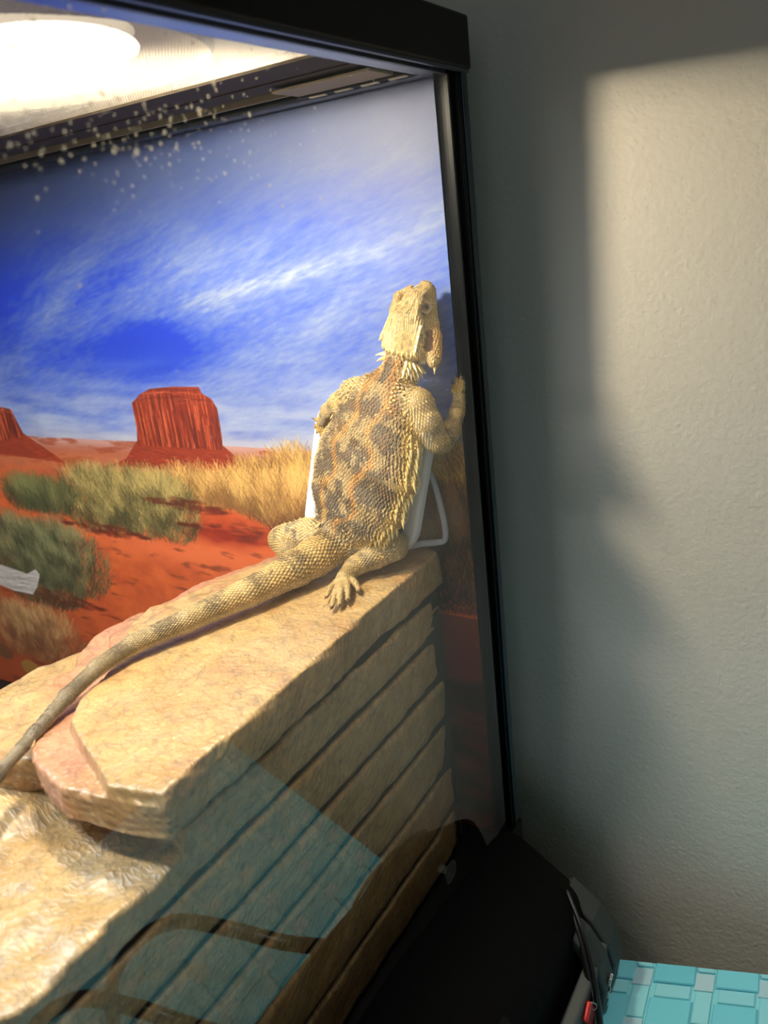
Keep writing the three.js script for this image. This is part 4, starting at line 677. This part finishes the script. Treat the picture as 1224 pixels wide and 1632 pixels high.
// ------------------------------------------------------------------ black bag between the tank and the turquoise table
{
  const t = thing('black_bag', [0.05, -0.556, 0.15], 'black zipped bag with grey ribbed side lying on the turquoise table, against the glass', 'bag');
  const cloth = phys({ color: hex(6, 6, 7), roughness: 0.95, specularIntensity: 0.25, bumpMap: texture(256, 0.01, (q, x, y) => 0.5 + 0.3 * Math.sin(x * 75) * Math.sin(y * 75)), bumpScale: 0.0002 }), grey = std({ color: hex(74, 78, 76), roughness: 0.7 }), trim = phys({ color: hex(18, 19, 20), roughness: 0.3, clearcoat: 0.4 });
  const s = new THREE.Shape(); s.moveTo(-0.36, -0.5565); s.lineTo(-0.010, -0.5565); s.quadraticCurveTo(0.004, -0.55, -0.004, -0.528); s.quadraticCurveTo(-0.018, -0.492, -0.034, -0.474); s.quadraticCurveTo(-0.05, -0.462, -0.085, -0.462); s.lineTo(-0.2, -0.446); s.quadraticCurveTo(-0.33, -0.44, -0.35, -0.47); s.closePath();
  const g = new THREE.ExtrudeGeometry(s, { depth: 0.034, bevelEnabled: true, bevelThickness: 0.016, bevelSize: 0.009, bevelOffset: -0.009, bevelSegments: 6, curveSegments: 10 }); g.rotateY(Math.PI / 2); g.translate(0.0275, 0, 0);
  { const p = g.attributes.position; for (let i = 0; i < p.count; i++) p.setY(i, p.getY(i) + (0.056 - p.getX(i)) * 0.8 * clamp((p.getY(i) + 0.5565) / 0.09, 0, 1.1)); g.computeVertexNormals(); }
  part(t, 'body', g, cloth);
  // stiff grey side panel with ribs at the far end
  const side = new THREE.Shape(); side.moveTo(-0.2, -0.5565); side.lineTo(-0.022, -0.5565); side.quadraticCurveTo(-0.012, -0.552, -0.018, -0.535); side.quadraticCurveTo(-0.03, -0.512, -0.06, -0.508); side.lineTo(-0.2, -0.505); side.closePath();
  const sg = new THREE.ExtrudeGeometry(side, { depth: 0.004, bevelEnabled: true, bevelThickness: 0.003, bevelSize: 0.003, bevelOffset: -0.003, bevelSegments: 4 }); sg.rotateY(Math.PI / 2); sg.translate(0.0875, 0, 0);
  const panel = part(t, 'side_panel', sg, grey);
  const padShape = new THREE.Shape([[0.0965, -0.5545], [0.1, -0.53], [0.0955, -0.511], [0.084, -0.493], [0.064, -0.4765], [0.058, -0.482], [0.077, -0.5], [0.0875, -0.516], [0.0915, -0.532], [0.0885, -0.5545]].map(([x, y]) => new THREE.Vector2(x, y)));
  for (let i = 0; i < 2; i++) part(t, 'rib', new THREE.ExtrudeGeometry(padShape, { depth: 0.0155, bevelEnabled: true, bevelThickness: 0.0028, bevelSize: 0.0022, bevelOffset: -0.0022, bevelSegments: 4 }).translate(0, 0, 0.032 + i * 0.0245), std({ color: hex(52, 56, 54), roughness: 0.65 }));
  // pale printed mark on the panel: three short strokes, like a small snowflake and a 4
  const mark = [tube([[0.1010, -0.5225, 0.0640], [0.0998, -0.5325, 0.0645]], 0.001, 6, 6), tube([[0.1008, -0.5245, 0.0610], [0.1003, -0.5285, 0.0675]], 0.001, 6, 6), tube([[0.1003, -0.5285, 0.0610], [0.1008, -0.5245, 0.0675]], 0.001, 6, 6), tube([[0.0996, -0.5345, 0.0655], [0.0990, -0.5395, 0.0615], [0.0990, -0.5395, 0.0675]], 0.0009, 10, 6), tube([[0.0995, -0.5355, 0.0665], [0.0986, -0.5425, 0.0665]], 0.0009, 6, 6)];
  part(t, 'printed_mark', mergeGeometries(mark), std({ color: hex(214, 218, 218), roughness: 0.6 }));
  part(t, 'strap', tube([[0.062, -0.476, 0.048], [0.079, -0.489, 0.066], [0.0935, -0.512, 0.086], [0.101, -0.540, 0.101], [0.105, -0.5545, 0.125]], 0.0036, 40, 8), trim);
  part(t, 'strap_cord', tube([[0.066, -0.472, 0.051], [0.084, -0.487, 0.070], [0.0985, -0.510, 0.090], [0.1065, -0.540, 0.105], [0.1105, -0.5565, 0.129]], 0.0016, 40, 8), trim);
  part(t, 'red_tag', new RoundedBoxGeometry(0.0035, 0.024, 0.013, 3, 0.0015).rotateX(0.5).translate(0.0965, -0.523, 0.1), phys({ color: hex(196, 32, 22), roughness: 0.35, clearcoat: 0.4 }));
  part(t, 'buckle', new THREE.TorusGeometry(0.0035, 0.0007, 8, 20).rotateY(0.6).translate(0.097, -0.518, 0.097), phys({ color: hex(170, 172, 172), roughness: 0.25, metalness: 1 }));
  // two carrying loops standing over the table
  for (const [dz, dx] of [[0, 0], [0.072, 0.012]]) part(t, 'handle', tube([[0.06, -0.47, 0.165 + dz], [0.085, -0.452, 0.19 + dz], [0.122 + dx, -0.44, 0.206 + dz], [0.163 + dx, -0.443, 0.216 + dz], [0.20 + dx, -0.47, 0.228 + dz], [0.225 + dx, -0.51, 0.238 + dz], [0.232 + dx, -0.5515, 0.243 + dz]], 0.0052, 60, 10), trim);
}
{ // clear suction cup stuck on the inside of the pane, low in the corner
  const t = thing('suction_cup', [-0.002, -0.437, 0.1], 'small clear suction cup on the glass low in the corner', 'suction cup'), clear = phys({ color: hex(235, 240, 242), roughness: 0.08, transmission: 0.85, thickness: 0 });
  const prof = [[0.001, 0.006], [0.0025, 0.0055], [0.003, 0.004], [0.006, 0.0024], [0.0085, 0.0006], [0.008, 0.0004], [0.005, 0.0012], [0.001, 0.002]].map(([r, y]) => new THREE.Vector2(r, y));
  part(t, 'cup', new THREE.LatheGeometry(prof, 32).rotateZ(Math.PI / 2).translate(-0.0012, -0.437, 0.1), clear);
  part(t, 'knob', new THREE.SphereGeometry(0.003, 18, 12).translate(-0.009, -0.437, 0.1), clear);
}

renderer.render(scene, camera);
